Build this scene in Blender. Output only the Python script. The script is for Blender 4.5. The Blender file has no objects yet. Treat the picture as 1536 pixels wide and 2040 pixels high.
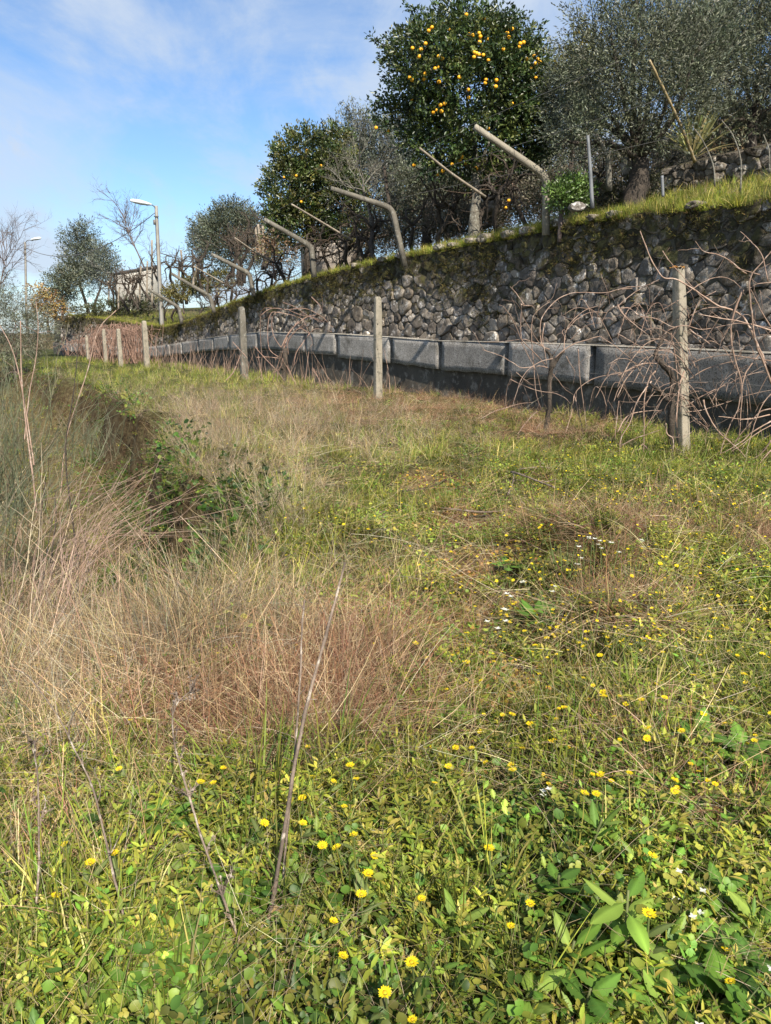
import bpy, bmesh, math, random
import numpy as np
from mathutils import Vector, Matrix

# ------------------------------------------------------------------ camera, world, sun, exposure
R = math.radians
scene = bpy.context.scene
FPX, CU, CV = 1532.0, 768.0, 1020.0          # focal length and centre in photo pixels
PITCH = math.atan((CV - 660.0) / FPX)        # the horizon lies at v = 660
CAMZ = 1.45
cam_d = bpy.data.cameras.new('camera')
cam = bpy.data.objects.new('camera', cam_d)
scene.collection.objects.link(cam)
cam.location = (0, 0, CAMZ)
cam.rotation_euler = (math.pi / 2 - PITCH, 0, 0)
cam_d.sensor_fit = 'VERTICAL'
cam_d.sensor_height = 24.0
cam_d.lens = 24.0 * FPX / 2040.0
cam_d.clip_start = 0.05
cam_d.clip_end = 3000
scene.camera = cam

SUN_AZ, SUN_EL = 18.5, 42.0                  # degrees to the right of straight behind the camera
SUN_STRENGTH, SKY_STRENGTH, EXPOSURE = 4.9, 0.085, 0.88
ce = math.cos(R(SUN_EL))
SDIR = Vector((math.sin(R(SUN_AZ)) * ce, -math.cos(R(SUN_AZ)) * ce, math.sin(R(SUN_EL))))
sun_d = bpy.data.lights.new('sun', 'SUN')
sun_d.energy = SUN_STRENGTH
sun_d.angle = R(0.5)
sun_d.color = (1.0, 0.925, 0.81)
sun = bpy.data.objects.new('sun', sun_d)
scene.collection.objects.link(sun)
sun.location = (6, -12, 18)
sun.rotation_euler = SDIR.to_track_quat('Z', 'Y').to_euler()

world = bpy.data.worlds.new('World')
scene.world = world
world.use_nodes = True
wn, wl = world.node_tree.nodes, world.node_tree.links
wn.clear()
w_out = wn.new('ShaderNodeOutputWorld')
w_bg = wn.new('ShaderNodeBackground')
w_bg.inputs['Strength'].default_value = SKY_STRENGTH
sky = wn.new('ShaderNodeTexSky')
sky.sky_type = 'NISHITA'
sky.sun_disc = False
sky.sun_elevation = R(SUN_EL)
sky.sun_rotation = R(180 - SUN_AZ)
sky.air_density = 1.0
sky.dust_density = 0.4
sky.ozone_density = 3.0
tc = wn.new('ShaderNodeTexCoord')
sep = wn.new('ShaderNodeSeparateXYZ')
wl.new(tc.outputs['Generated'], sep.inputs[0])
def wmath(op, a, b):
    n = wn.new('ShaderNodeMath'); n.operation = op
    for i, v in enumerate((a, b)):
        if v is None: continue
        if isinstance(v, (int, float)): n.inputs[i].default_value = v
        else: wl.new(v, n.inputs[i])
    return n.outputs[0]
den = wmath('ADD', wmath('MAXIMUM', sep.outputs[2], 0.0), 0.22)
cmb = wn.new('ShaderNodeCombineXYZ')
wl.new(wmath('DIVIDE', sep.outputs[0], den), cmb.inputs[0])
wl.new(wmath('DIVIDE', sep.outputs[1], den), cmb.inputs[1])
def wnoise(scale, detail, rough, dist, off, stretch):
    mp = wn.new('ShaderNodeMapping'); wl.new(cmb.outputs[0], mp.inputs[0])
    mp.inputs['Location'].default_value = off
    mp.inputs['Rotation'].default_value = (0, 0, R(28))
    mp.inputs['Scale'].default_value = stretch
    n = wn.new('ShaderNodeTexNoise'); wl.new(mp.outputs[0], n.inputs['Vector'])
    n.inputs['Scale'].default_value = scale; n.inputs['Detail'].default_value = detail
    n.inputs['Roughness'].default_value = rough; n.inputs['Distortion'].default_value = dist
    return n.outputs['Fac']
def wramp(x, a, b, c0, c1):
    r = wn.new('ShaderNodeMapRange'); r.interpolation_type = 'SMOOTHSTEP'
    wl.new(x, r.inputs[0])
    for i, v in zip((1, 2, 3, 4), (a, b, c0, c1)): r.inputs[i].default_value = v
    return r.outputs[0]
c1 = wramp(wnoise(1.25, 8, .6, .7, (3.1, 1.7, 0), (1.0, .62, 1)), .37, .67, 0.0, .76)
c2 = wramp(wnoise(3.2, 8, .62, .4, (7.3, 4.2, 0), (1.0, .5, 1)), .43, .68, 0.0, .48)
cl = wmath('MINIMUM', wmath('ADD', c1, c2), 0.90)
mixc = wn.new('ShaderNodeMix'); mixc.data_type = 'RGBA'
wl.new(cl, mixc.inputs[0])
gam = wn.new('ShaderNodeMix'); gam.data_type = 'RGBA'; gam.blend_type = 'MULTIPLY'
gam.inputs[0].default_value = 1.0
wl.new(sky.outputs[0], gam.inputs[6]); gam.inputs[7].default_value = (.86, 1.0, 1.13, 1)
wl.new(gam.outputs[2], mixc.inputs[6])
mixc.inputs[7].default_value = (4.1, 4.75, 5.7, 1)
wl.new(mixc.outputs[2], w_bg.inputs[0])
wl.new(w_bg.outputs[0], w_out.inputs[0])

scene.view_settings.view_transform = 'Standard'
scene.view_settings.look = 'None'
scene.view_settings.exposure = EXPOSURE
scene.view_settings.gamma = 1.0
scene.view_settings.use_curve_mapping = False
scene.render.engine = 'CYCLES'
scene.cycles.max_bounces = 5
scene.cycles.diffuse_bounces = 2
scene.cycles.glossy_bounces = 2
scene.cycles.transmission_bounces = 3
scene.cycles.transparent_max_bounces = 4
scene.cycles.use_denoising = True

# ------------------------------------------------------------------ helpers
rng = np.random.default_rng(11)
random.seed(11)
A = np.array
def U(a, b, n=None): return rng.uniform(a, b, n)
CP, SP = math.cos(PITCH), math.sin(PITCH)
def ray(u, v):
    xr, yr = (u - CU) / FPX, (CV - v) / FPX
    return A([xr, CP + yr * SP, -SP + yr * CP])
def pix(u, v, y):                            # the point seen at photo pixel (u, v) at distance y
    d = ray(u, v); return A([0, 0, CAMZ]) + d * (y / d[1])
def pixz(u, v, z=0.0):                       # the same, on the level z
    d = ray(u, v); return A([0, 0, CAMZ]) + d * ((z - CAMZ) / d[2])
def proj(p):
    p = np.atleast_2d(p); x, y, z = p[:, 0], p[:, 1], p[:, 2] - CAMZ
    zc = np.maximum(y * CP - z * SP, .05); yc = y * SP + z * CP
    return CU + FPX * x / zc, CV - FPX * yc / zc

class MB:
    """collects vertices, faces and a tint per vertex; build() links them as ONE mesh object"""
    def __init__(s): s.v, s.q, s.t, s.c, s.n = [], [], [], [], 0
    def add(s, v, quads=None, tris=None, tint=(1, 1, 1)):
        v = np.asarray(v, float).reshape(-1, 3)
        if quads is not None and len(quads): s.q.append(np.asarray(quads, int).reshape(-1, 4) + s.n)
        if tris is not None and len(tris): s.t.append(np.asarray(tris, int).reshape(-1, 3) + s.n)
        c = np.asarray(tint, float)
        if c.ndim == 1: c = np.tile(c, (len(v), 1))
        if c.shape[1] == 3: c = np.hstack([c, np.ones((len(c), 1))])
        s.v.append(v); s.c.append(c); s.n += len(v)
    def mesh(s, name, mats, origin=(0, 0, 0), smooth=True):
        me = bpy.data.meshes.new(name)
        v = (np.vstack(s.v) if s.v else np.zeros((0, 3))) - np.asarray(origin, float)
        c = np.vstack(s.c) if s.c else np.zeros((0, 4))
        q = np.vstack(s.q) if s.q else np.zeros((0, 4), int)
        t = np.vstack(s.t) if s.t else np.zeros((0, 3), int)
        me.vertices.add(len(v)); me.vertices.foreach_set('co', v.astype(np.float32).ravel())
        loops = np.concatenate([q.ravel(), t.ravel()])
        tot = np.concatenate([np.full(len(q), 4), np.full(len(t), 3)])
        me.loops.add(len(loops)); me.loops.foreach_set('vertex_index', loops.astype(np.int32))
        me.polygons.add(len(tot))
        st = np.concatenate([[0], np.cumsum(tot)[:-1]]) if len(tot) else np.zeros(0)
        me.polygons.foreach_set('loop_start', st.astype(np.int32))
        me.polygons.foreach_set('loop_total', tot.astype(np.int32))
        if smooth: me.polygons.foreach_set('use_smooth', np.ones(len(tot), bool))
        a = me.attributes.new('tint', 'FLOAT_COLOR', 'POINT')
        a.data.foreach_set('color', c.astype(np.float32).ravel())
        for m in (mats if isinstance(mats, (list, tuple)) else [mats]): me.materials.append(m)
        me.update(calc_edges=True); me.validate()
        return me
    def build(s, name, mat, parent=None, origin=None, smooth=True):
        if parent is not None:
            wp = wloc(parent)
            o = A(wp) if origin is None else A(origin)
            ob = bpy.data.objects.new(name, s.mesh(name, mat, o, smooth))
            ob.parent = parent; ob.location = Vector(o - wp)
        else:
            o = A((0, 0, 0)) if origin is None else A(origin)
            ob = bpy.data.objects.new(name, s.mesh(name, mat, o, smooth)); ob.location = Vector(o)
        scene.collection.objects.link(ob)
        return ob
def wloc(o):
    p = A(o.location, float)
    while o.parent is not None:
        o = o.parent; p = p + A(o.location, float)
    return p
def tag(o, label=None, cat=None, group=None, kind=None):
    for k, v in (('label', label), ('category', cat), ('group', group), ('kind', kind)):
        if v: o[k] = v
    return o
def thing(name, label, cat, loc, group=None):
    o = bpy.data.objects.new(name, None); scene.collection.objects.link(o)
    o.location = Vector(loc); o.empty_display_size = .2
    return tag(o, label, cat, group)

def tube(mb, pts, rad, sides=6, tint=(1, 1, 1), cap=True, jit=0.0):
    p = np.asarray(pts, float); n = len(p)
    r = np.full(n, rad, float) if np.isscalar(rad) else np.asarray(rad, float)
    if len(r) != n: r = np.interp(np.linspace(0, 1, n), np.linspace(0, 1, len(r)), r)
    d = np.gradient(p, axis=0); d /= np.maximum(np.linalg.norm(d, axis=1, keepdims=True), 1e-9)
    ref = A([0, 0, 1.]) if abs(d[0, 2]) < .9 else A([1., 0, 0])
    rings = []
    x = np.cross(d[0], ref); x /= np.linalg.norm(x)
    ang = np.arange(sides) * 2 * math.pi / sides
    for i in range(n):
        x = x - d[i] * x.dot(d[i]); x /= max(np.linalg.norm(x), 1e-9)
        y = np.cross(d[i], x)
        rr = r[i] * (1 + (rng.uniform(-jit, jit, sides) if jit else 0))
        rings.append(p[i] + (np.cos(ang) * rr)[:, None] * x + (np.sin(ang) * rr)[:, None] * y)
    v = np.vstack(rings)
    k = np.arange(sides); k2 = (k + 1) % sides
    q = np.vstack([np.stack([i * sides + k, i * sides + k2, (i + 1) * sides + k2, (i + 1) * sides + k], 1) for i in range(n - 1)])
    t = None
    if cap:
        v = np.vstack([v, p[0:1], p[-1:]]); b, e = n * sides, n * sides + 1
        t = np.vstack([np.stack([k2, k, np.full(sides, b)], 1), np.stack([(n - 1) * sides + k, (n - 1) * sides + k2, np.full(sides, e)], 1)])
    mb.add(v, q, t, tint)
def spline(pts, n):
    p = np.asarray(pts, float)
    if len(p) < 3: return np.array([p[0] + (p[-1] - p[0]) * t for t in np.linspace(0, 1, n)])
    P = np.vstack([2 * p[0] - p[1], p, 2 * p[-1] - p[-2]])
    out = []
    for t in np.linspace(0, len(p) - 1 - 1e-6, n):
        i = int(t); f = t - i; a, b, c, d = P[i:i + 4]
        out.append(.5 * (2 * b + (c - a) * f + (2 * a - 5 * b + 4 * c - d) * f * f + (3 * b - a - 3 * c + d) * f ** 3))
    return A(out)
def box(mb, lo, hi, tint=(1, 1, 1), M=None):
    v = A([[x, y, z] for x in (lo[0], hi[0]) for y in (lo[1], hi[1]) for z in (lo[2], hi[2])], float)
    if M is not None: v = M(v)
    mb.add(v, [[0, 1, 3, 2], [4, 6, 7, 5], [0, 4, 5, 1], [2, 3, 7, 6], [0, 2, 6, 4], [1, 5, 7, 3]], tint=tint)

def ribbons(mb, base, az, th0, curve, L, W, nseg=3, tint=(1, 1, 1), profile='blade', fold=0.0, twist=None):
    """many blades or leaves at once; th0 is the lean from upright, curve the extra bend along the length"""
    n = len(base); t = np.linspace(0, 1, nseg + 1)
    th = th0[:, None] + curve[:, None] * (t[:-1] + .5 / nseg)[None]
    ds = (L / nseg)[:, None]
    z0 = np.zeros((n, 1))
    hor = np.hstack([z0, np.cumsum(np.sin(th) * ds, 1)]); ver = np.hstack([z0, np.cumsum(np.cos(th) * ds, 1)])
    ca, sa = np.cos(az), np.sin(az)
    P = base[:, None, :] + np.stack([hor * ca[:, None], hor * sa[:, None], ver], 2)
    tt = th0[:, None] + curve[:, None] * t[None]
    nrm = np.stack([np.cos(tt) * ca[:, None], np.cos(tt) * sa[:, None], -np.sin(tt)], 2)
    side = np.stack([-sa, ca, np.zeros(n)], 1)[:, None, :] + 0 * nrm
    if twist is not None:
        side = side * np.cos(twist)[:, None, None] + nrm * np.sin(twist)[:, None, None]
    if profile == 'blade': w = np.maximum((1 - t) ** .55, .06)
    elif profile == 'stem': w = np.maximum(1 - .6 * t, .1)
    else: w = np.maximum(np.sin(math.pi * np.clip(t, 0, 1) ** .85) ** .8, .10)
    hw = (W[:, None] * w[None] / 2)[:, :, None]
    Lf, Rt = P - side * hw, P + side * hw
    tint = np.asarray(tint, float)
    if tint.ndim == 1: tint = np.tile(tint, (n, 1))
    if fold:
        Lf = Lf - nrm * hw * fold; Rt = Rt - nrm * hw * fold
        V = np.stack([Lf, P, Rt], 2).reshape(-1, 3); k = 3
    else:
        V = np.stack([Lf, Rt], 2).reshape(-1, 3); k = 2
    per = (nseg + 1) * k
    qs = []
    for j in range(nseg):
        for c in range(k - 1):
            qs.append([j * k + c, j * k + c + 1, (j + 1) * k + c + 1, (j + 1) * k + c])
    Q = (np.arange(n) * per)[:, None, None] + A(qs)[None]
    shade = np.tile(np.repeat(np.ones(nseg + 1), k), n)[:, None]
    mb.add(V, Q.reshape(-1, 4), None, np.repeat(tint, per, 0) * shade)

def leaves(mb, c, d, L, W, tint, fold=.25, droop=0.0):
    """two-triangle folded leaves at points c growing along d"""
    n = len(c); d = d / np.linalg.norm(d, axis=1, keepdims=True)
    r = rng.normal(size=(n, 3)); s = np.cross(d, r); s /= np.linalg.norm(s, axis=1, keepdims=True)
    nn = np.cross(s, d)
    L = L[:, None]; W = W[:, None]
    mid = c + d * L * .48
    V = np.stack([c, mid - s * W / 2 + nn * W * fold, c + d * L - A([0, 0, 1]) * L * droop, mid + s * W / 2 + nn * W * fold], 1).reshape(-1, 3)
    b = np.arange(n) * 4
    T = np.vstack([np.stack([b, b + 1, b + 2], 1), np.stack([b, b + 2, b + 3], 1)])
    mb.add(V, None, T, np.repeat(tint, 4, 0))
def discs(mb, c, nrm, r, tint, k=6, cup=.18):
    n = len(c); nrm = nrm / np.linalg.norm(nrm, axis=1, keepdims=True)
    s = np.cross(nrm, rng.normal(size=(n, 3))); s /= np.linalg.norm(s, axis=1, keepdims=True); t = np.cross(nrm, s)
    a = np.arange(k) * 2 * math.pi / k
    rr = r[:, None] * (1 + rng.uniform(-.16, .16, (n, k)))
    ring = c[:, None] + (np.cos(a) * rr)[:, :, None] * s[:, None] + (np.sin(a) * rr)[:, :, None] * t[:, None] + nrm[:, None] * (r[:, None, None] * cup)
    V = np.concatenate([c[:, None], ring], 1).reshape(-1, 3)
    kk = np.arange(k)
    T = (np.arange(n) * (k + 1))[:, None, None] + np.stack([np.zeros(k, int), 1 + kk, 1 + (kk + 1) % k], 1)[None]
    mb.add(V, None, T.reshape(-1, 3), np.repeat(tint, k + 1, 0))
def palette(cols, n, jit=.18):
    c = A(cols, float)[rng.integers(0, len(cols), n)]
    return np.clip(c * (1 + rng.normal(0, jit, (n, 1))) * (1 + rng.normal(0, jit * .2, (n, 3))), .004, .95)

# value noise on the plane, vectorised
_perm = np.random.default_rng(5).permutation(4096)
def vnoise(x, y, seed=0):
    x = np.asarray(x, float); y = np.asarray(y, float)
    xi, yi = np.floor(x).astype(int), np.floor(y).astype(int); fx, fy = x - xi, y - yi
    fx = fx * fx * (3 - 2 * fx); fy = fy * fy * (3 - 2 * fy)
    h = lambda i, j: _perm[(_perm[(i + seed * 57) & 4095] + j) & 4095] / 4095.0
    return (h(xi, yi) * (1 - fx) + h(xi + 1, yi) * fx) * (1 - fy) + (h(xi, yi + 1) * (1 - fx) + h(xi + 1, yi + 1) * fx) * fy
def fbm(x, y, seed=0, o=4):
    s, a = 0, .5
    for i in range(o): s = s + a * (vnoise(x * 2 ** i, y * 2 ** i, seed + i) - .5); a *= .5
    return s
def sstep(x, a, b):
    t = np.clip((np.asarray(x, float) - a) / (b - a), 0, 1); return t * t * (3 - 2 * t)

# ------------------------------------------------------------------ materials
def newmat(name):
    m = bpy.data.materials.new(name); m.use_nodes = True
    nt = m.node_tree; nt.nodes.clear()
    return m, nt.nodes, nt.links
def nd(N, typ, **kw):
    n = N.new(typ)
    for k, v in kw.items(): setattr(n, k, v)
    return n
def mixrgb(N, Lk, fac, a, b, mode='MIX'):
    n = N.new('ShaderNodeMix'); n.data_type = 'RGBA'; n.blend_type = mode
    for i, v in ((0, fac), (6, a), (7, b)):
        if v is None: continue
        if isinstance(v, (int, float)): n.inputs[i].default_value = v
        elif isinstance(v, tuple): n.inputs[i].default_value = v if len(v) == 4 else (*v, 1)
        else: Lk.new(v, n.inputs[i])
    return n.outputs[2]
def noise_n(N, Lk, vec, scale, detail=4, rough=.55):
    n = N.new('ShaderNodeTexNoise'); n.inputs['Scale'].default_value = scale
    n.inputs['Detail'].default_value = detail; n.inputs['Roughness'].default_value = rough
    if vec is not None: Lk.new(vec, n.inputs['Vector'])
    return n.outputs['Fac']
def ramp_n(N, Lk, x, a, b, lo=0.0, hi=1.0):
    r = N.new('ShaderNodeMapRange'); r.interpolation_type = 'SMOOTHSTEP'; Lk.new(x, r.inputs[0])
    for i, v in zip((1, 2, 3, 4), (a, b, lo, hi)): r.inputs[i].default_value = v
    return r.outputs[0]
def math_n(N, Lk, op, a, b):
    n = N.new('ShaderNodeMath'); n.operation = op
    for i, v in enumerate((a, b)):
        if isinstance(v, (int, float)): n.inputs[i].default_value = v
        else: Lk.new(v, n.inputs[i])
    return n.outputs[0]

def leafmat(name, inst=False, trans=.3, rough=.55, spec=.35, vscale=2.5, vamt=.35):
    """plant matter: the tint of each leaf, varied slowly over space, some light passing through"""
    m, N, Lk = newmat(name)
    out = nd(N, 'ShaderNodeOutputMaterial'); at = nd(N, 'ShaderNodeAttribute', attribute_name='tint')
    geo = nd(N, 'ShaderNodeNewGeometry')
    nf = noise_n(N, Lk, geo.outputs['Position'], vscale, 3)
    val = ramp_n(N, Lk, nf, .33, .67, 1 - vamt, 1 + vamt)
    col = mixrgb(N, Lk, 1.0, at.outputs['Color'], val, 'MULTIPLY')
    if inst:
        ia = nd(N, 'ShaderNodeAttribute', attribute_name='itint', attribute_type='INSTANCER')
        col = mixrgb(N, Lk, 1.0, col, ia.outputs['Color'], 'MULTIPLY')
    pb = nd(N, 'ShaderNodeBsdfPrincipled'); pb.inputs['Roughness'].default_value = rough
    pb.inputs['Specular IOR Level'].default_value = spec
    Lk.new(col, pb.inputs['Base Color'])
    if trans > 0:
        tr = nd(N, 'ShaderNodeBsdfTranslucent'); Lk.new(col, tr.inputs[0])
        mx = nd(N, 'ShaderNodeMixShader'); mx.inputs[0].default_value = trans
        Lk.new(pb.outputs[0], mx.inputs[1]); Lk.new(tr.outputs[0], mx.inputs[2])
        Lk.new(mx.outputs[0], out.inputs[0])
    else: Lk.new(pb.outputs[0], out.inputs[0])
    return m
def surfmat(name, cols, scale=3, rough=.85, bump=.4, bscale=40, extra=None, usetint=True, bdist=.01):
    """bark, concrete, wood: two or three colours blended by noise, fine relief"""
    m, N, Lk = newmat(name)
    out = nd(N, 'ShaderNodeOutputMaterial'); geo = nd(N, 'ShaderNodeNewGeometry')
    pos = geo.outputs['Position']
    col = mixrgb(N, Lk, ramp_n(N, Lk, noise_n(N, Lk, pos, scale, 6, .62), .35, .65), cols[0], cols[1])
    if len(cols) > 2:
        col = mixrgb(N, Lk, ramp_n(N, Lk, noise_n(N, Lk, pos, scale * 3.1, 6, .65), .52, .66), col, cols[2])
    if extra: col = extra(N, Lk, pos, geo, col)
    fine = noise_n(N, Lk, pos, bscale * 2.5, 3, .7)
    col = mixrgb(N, Lk, 1.0, col, ramp_n(N, Lk, fine, .2, .8, .72, 1.28), 'MULTIPLY')
    if usetint:
        at = nd(N, 'ShaderNodeAttribute', attribute_name='tint')
        col = mixrgb(N, Lk, 1.0, col, at.outputs['Color'], 'MULTIPLY')
    pb = nd(N, 'ShaderNodeBsdfPrincipled'); pb.inputs['Roughness'].default_value = rough
    pb.inputs['Specular IOR Level'].default_value = .25
    Lk.new(col, pb.inputs['Base Color'])
    if bump:
        bn = nd(N, 'ShaderNodeBump'); bn.inputs['Strength'].default_value = bump; bn.inputs['Distance'].default_value = bdist
        Lk.new(math_n(N, Lk, 'ADD', noise_n(N, Lk, pos, bscale, 6, .6), math_n(N, Lk, 'MULTIPLY', fine, .5)), bn.inputs['Height'])
        Lk.new(bn.outputs[0], pb.inputs['Normal'])
    Lk.new(pb.outputs[0], out.inputs[0])
    return m

def stone_extra(N, Lk, pos, geo, col):
    # pale lichen patches, then moss where the tint's alpha (set per stone) and the upward slope let it grow
    at = nd(N, 'ShaderNodeAttribute', attribute_name='tint')
    l1 = ramp_n(N, Lk, noise_n(N, Lk, pos, 4.0, 5, .7), .55, .62)
    l2 = ramp_n(N, Lk, noise_n(N, Lk, pos, 17, 4, .7), .40, .58)
    col = mixrgb(N, Lk, math_n(N, Lk, 'MULTIPLY', l1, l2), col, (.56, .54, .50))
    sp = ramp_n(N, Lk, noise_n(N, Lk, pos, 55, 3, .7), .60, .68, 0, .6)
    col = mixrgb(N, Lk, sp, col, (.045, .04, .034))
    sx = nd(N, 'ShaderNodeSeparateXYZ'); Lk.new(geo.outputs['Normal'], sx.inputs[0])
    up = math_n(N, Lk, 'MULTIPLY', sx.outputs[2], .22)
    ms = math_n(N, Lk, 'ADD', math_n(N, Lk, 'ADD', noise_n(N, Lk, pos, 2.6, 6, .66), up), at.outputs['Alpha'])
    mfac = ramp_n(N, Lk, ms, .70, .86)
    mcol = mixrgb(N, Lk, ramp_n(N, Lk, noise_n(N, Lk, pos, 7, 5), .38, .62), (.036, .029, .018), (.078, .072, .028))
    return mixrgb(N, Lk, mfac, col, mcol)
M = {}
M['stone'] = surfmat('granite_fieldstone', [(.205, .18, .152), (.12, .104, .085), (.30, .272, .237)], 2.2, .9, .9, 26, stone_extra, bdist=.03)
M['backing'] = surfmat('earth_and_moss', [(.085, .074, .058), (.075, .068, .042), (.055, .048, .038)], 5.0, .95, .8, 30, bdist=.03)
def slab_extra(N, Lk, pos, geo, col):
    sx = nd(N, 'ShaderNodeSeparateXYZ'); Lk.new(pos, sx.inputs[0])
    st = ramp_n(N, Lk, noise_n(N, Lk, pos, 1.5, 8, .7), .52, .68, 0, .8)
    col = mixrgb(N, Lk, st, col, (.075, .068, .052))
    gr = ramp_n(N, Lk, noise_n(N, Lk, pos, 42, 2, .8), .50, .62, 0, .9)
    col = mixrgb(N, Lk, gr, col, (.07, .068, .062))
    g2 = ramp_n(N, Lk, noise_n(N, Lk, pos, 33, 2, .8), .58, .68, 0, .6)
    return mixrgb(N, Lk, g2, col, (.40, .39, .36))
M['slab'] = surfmat('granite_aggregate', [(.315, .295, .262), (.235, .218, .192), (.39, .37, .335)], 2.0, .95, 1.0, 55, slab_extra, bdist=.012)
M['footing'] = surfmat('shaded_stained_concrete', [(.10, .088, .07), (.06, .052, .042), (.20, .18, .15)], 1.6, .93, .7, 35, bdist=.015)  # dark base colour holds stains plus the shade under the slab overhang
def post_extra(N, Lk, pos, geo, col):
    g = ramp_n(N, Lk, noise_n(N, Lk, pos, 14, 5, .7), .55, .66, 0, .7)
    return mixrgb(N, Lk, g, col, (.20, .185, .14))
M['post'] = surfmat('cast_concrete', [(.30, .265, .205), (.225, .20, .155), (.15, .135, .10)], 3.0, .88, .5, 45, post_extra)
M['darkpost'] = surfmat('weathered_concrete', [(.155, .14, .115), (.095, .087, .07), (.23, .22, .19)], 3.5, .9, .6, 45, post_extra)
M['wood'] = surfmat('old_stake_wood', [(.30, .25, .19), (.20, .165, .125), (.38, .34, .28)], 6, .85, .5, 60)
M['bamboo'] = surfmat('dry_cane', [(.33, .25, .13), (.24, .175, .085), (.36, .30, .2)], 7, .6, .2, 60)
M['bark'] = surfmat('vine_bark', [(.055, .045, .036), (.085, .068, .053), (.03, .025, .021)], 14, .95, .9, 50, bdist=.02)
M['greybark'] = surfmat('lichened_bark', [(.19, .175, .14), (.10, .09, .072), (.28, .275, .23)], 7, .95, .9, 30, bdist=.02)
M['cane'] = surfmat('vine_cane', [(.34, .235, .175), (.235, .155, .115), (.44, .345, .28)], 5, .7, .2, 80)
M['redcane'] = surfmat('reddish_cane', [(.34, .22, .165), (.24, .145, .11), (.42, .32, .26)], 5, .7, .2, 80)
M['stalk'] = surfmat('dead_stalk', [(.22, .165, .125), (.085, .065, .05), (.42, .36, .29)], 9, .85, .3, 80)
M['twig'] = surfmat('bare_twig', [(.17, .13, .11), (.11, .085, .075)], 6, .9, 0, 40)
M['metal'] = surfmat('galvanised_pole', [(.17, .175, .18), (.12, .125, .13)], 4, .5, .1, 40)
M['lampwhite'] = surfmat('lamp_housing', [(.8, .82, .82), (.72, .75, .76)], 4, .35, 0, 40)
M['lamppole'] = surfmat('pole_concrete', [(.30, .285, .25), (.23, .215, .19)], 1.5, .8, .2, 30)
M['plaster'] = surfmat('shed_plaster', [(.62, .585, .52), (.5, .47, .41)], 1.2, .85, .2, 20)
M['pinkplaster'] = surfmat('pinkish_render', [(.46, .40, .34), (.38, .32, .27)], 1.2, .9, .2, 20)
M['roof'] = surfmat('dark_roof_sheet', [(.05, .052, .056), (.08, .08, .08)], 2, .7, .2, 20)
M['ochre'] = surfmat('ochre_roof_tile', [(.33, .215, .10), (.24, .15, .075)], 2, .85, .4, 20)
M['wire'] = surfmat('wire', [(.16, .15, .14), (.12, .11, .1)], 4, .5, 0, 40)
M['leaf'] = leafmat('tree_leaf', trans=.18, rough=.38, spec=.5, vscale=1.2, vamt=.25)
M['olive'] = leafmat('olive_leaf', trans=.15, rough=.5, spec=.4, vscale=.9, vamt=.25)
M['weed'] = leafmat('weed_leaf', trans=.38, rough=.55, spec=.18, vscale=3, vamt=.25)
M['iweed'] = leafmat('ground_leaf', True, .34, .5, .35, 1.7, .36)
M['igrass'] = leafmat('grass_blade', True, .30, .6, .3, 1.5, .36)
M['idry'] = leafmat('dry_blade', True, .22, .75, .2, 1.3, .22)
M['petal'] = leafmat('petal', trans=.35, rough=.6, spec=.2, vscale=4, vamt=.06)
M['ipetal'] = leafmat('far_petal', True, .3, .6, .2, 4, .06)
M['imoss'] = leafmat('moss_blade', True, .1, .9, .1, 2.0, .4)
M['peel'] = surfmat('orange_peel', [(.83, .37, .018), (.80, .43, .03)], 3, .42, .25, 300, bdist=.002)
def ground_mat():
    m, N, Lk = newmat('weedy_soil')
    out = nd(N, 'ShaderNodeOutputMaterial'); geo = nd(N, 'ShaderNodeNewGeometry'); pos = geo.outputs['Position']
    at = nd(N, 'ShaderNodeAttribute', attribute_name='tint')
    f = noise_n(N, Lk, pos, 26, 6, .7)
    col = mixrgb(N, Lk, ramp_n(N, Lk, noise_n(N, Lk, pos, 7, 6, .7), .38, .62), (.62, .5, .42), (1.15, 1.15, 1.0))
    col = mixrgb(N, Lk, 1.0, col, at.outputs['Color'], 'MULTIPLY')
    col = mixrgb(N, Lk, 1.0, col, ramp_n(N, Lk, f, .3, .7, .5, 1.5), 'MULTIPLY')
    pb = nd(N, 'ShaderNodeBsdfPrincipled'); pb.inputs['Roughness'].default_value = .95; pb.inputs['Specular IOR Level'].default_value = .1
    Lk.new(col, pb.inputs['Base Color'])
    bn = nd(N, 'ShaderNodeBump'); bn.inputs['Strength'].default_value = 1; bn.inputs['Distance'].default_value = .03
    Lk.new(f, bn.inputs['Height']); Lk.new(bn.outputs[0], pb.inputs['Normal']); Lk.new(pb.outputs[0], out.inputs[0])
    return m
M['ground'] = ground_mat()

# ------------------------------------------------------------------ the two retaining walls: plan, heights
PLAN = [(6.9, 1.5), (6.3, 4.5), (5.75, 6.6), (4.95, 9.4), (3.45, 13.0), (1.35, 17.2), (-3.0, 24.2), (-9.6, 37.0), (-16, 47), (-23, 55.5), (-26.5, 64), (-25, 74)]
WP = spline(PLAN, 1400)
WS = np.concatenate([[0], np.cumsum(np.linalg.norm(np.diff(WP, axis=0), axis=1))])
WT = np.gradient(WP, axis=0); WT /= np.linalg.norm(WT, axis=1, keepdims=True)
WN = np.stack([-WT[:, 1], WT[:, 0]], 1)      # towards the path
if WN[300, 0] > 0: WN = -WN
SMAX = WS[-1]
def wat(s):
    s = np.asarray(s, float)
    return (np.stack([np.interp(s, WS, WP[:, 0]), np.interp(s, WS, WP[:, 1])], -1),
            np.stack([np.interp(s, WS, WN[:, 0]), np.interp(s, WS, WN[:, 1])], -1))
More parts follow.
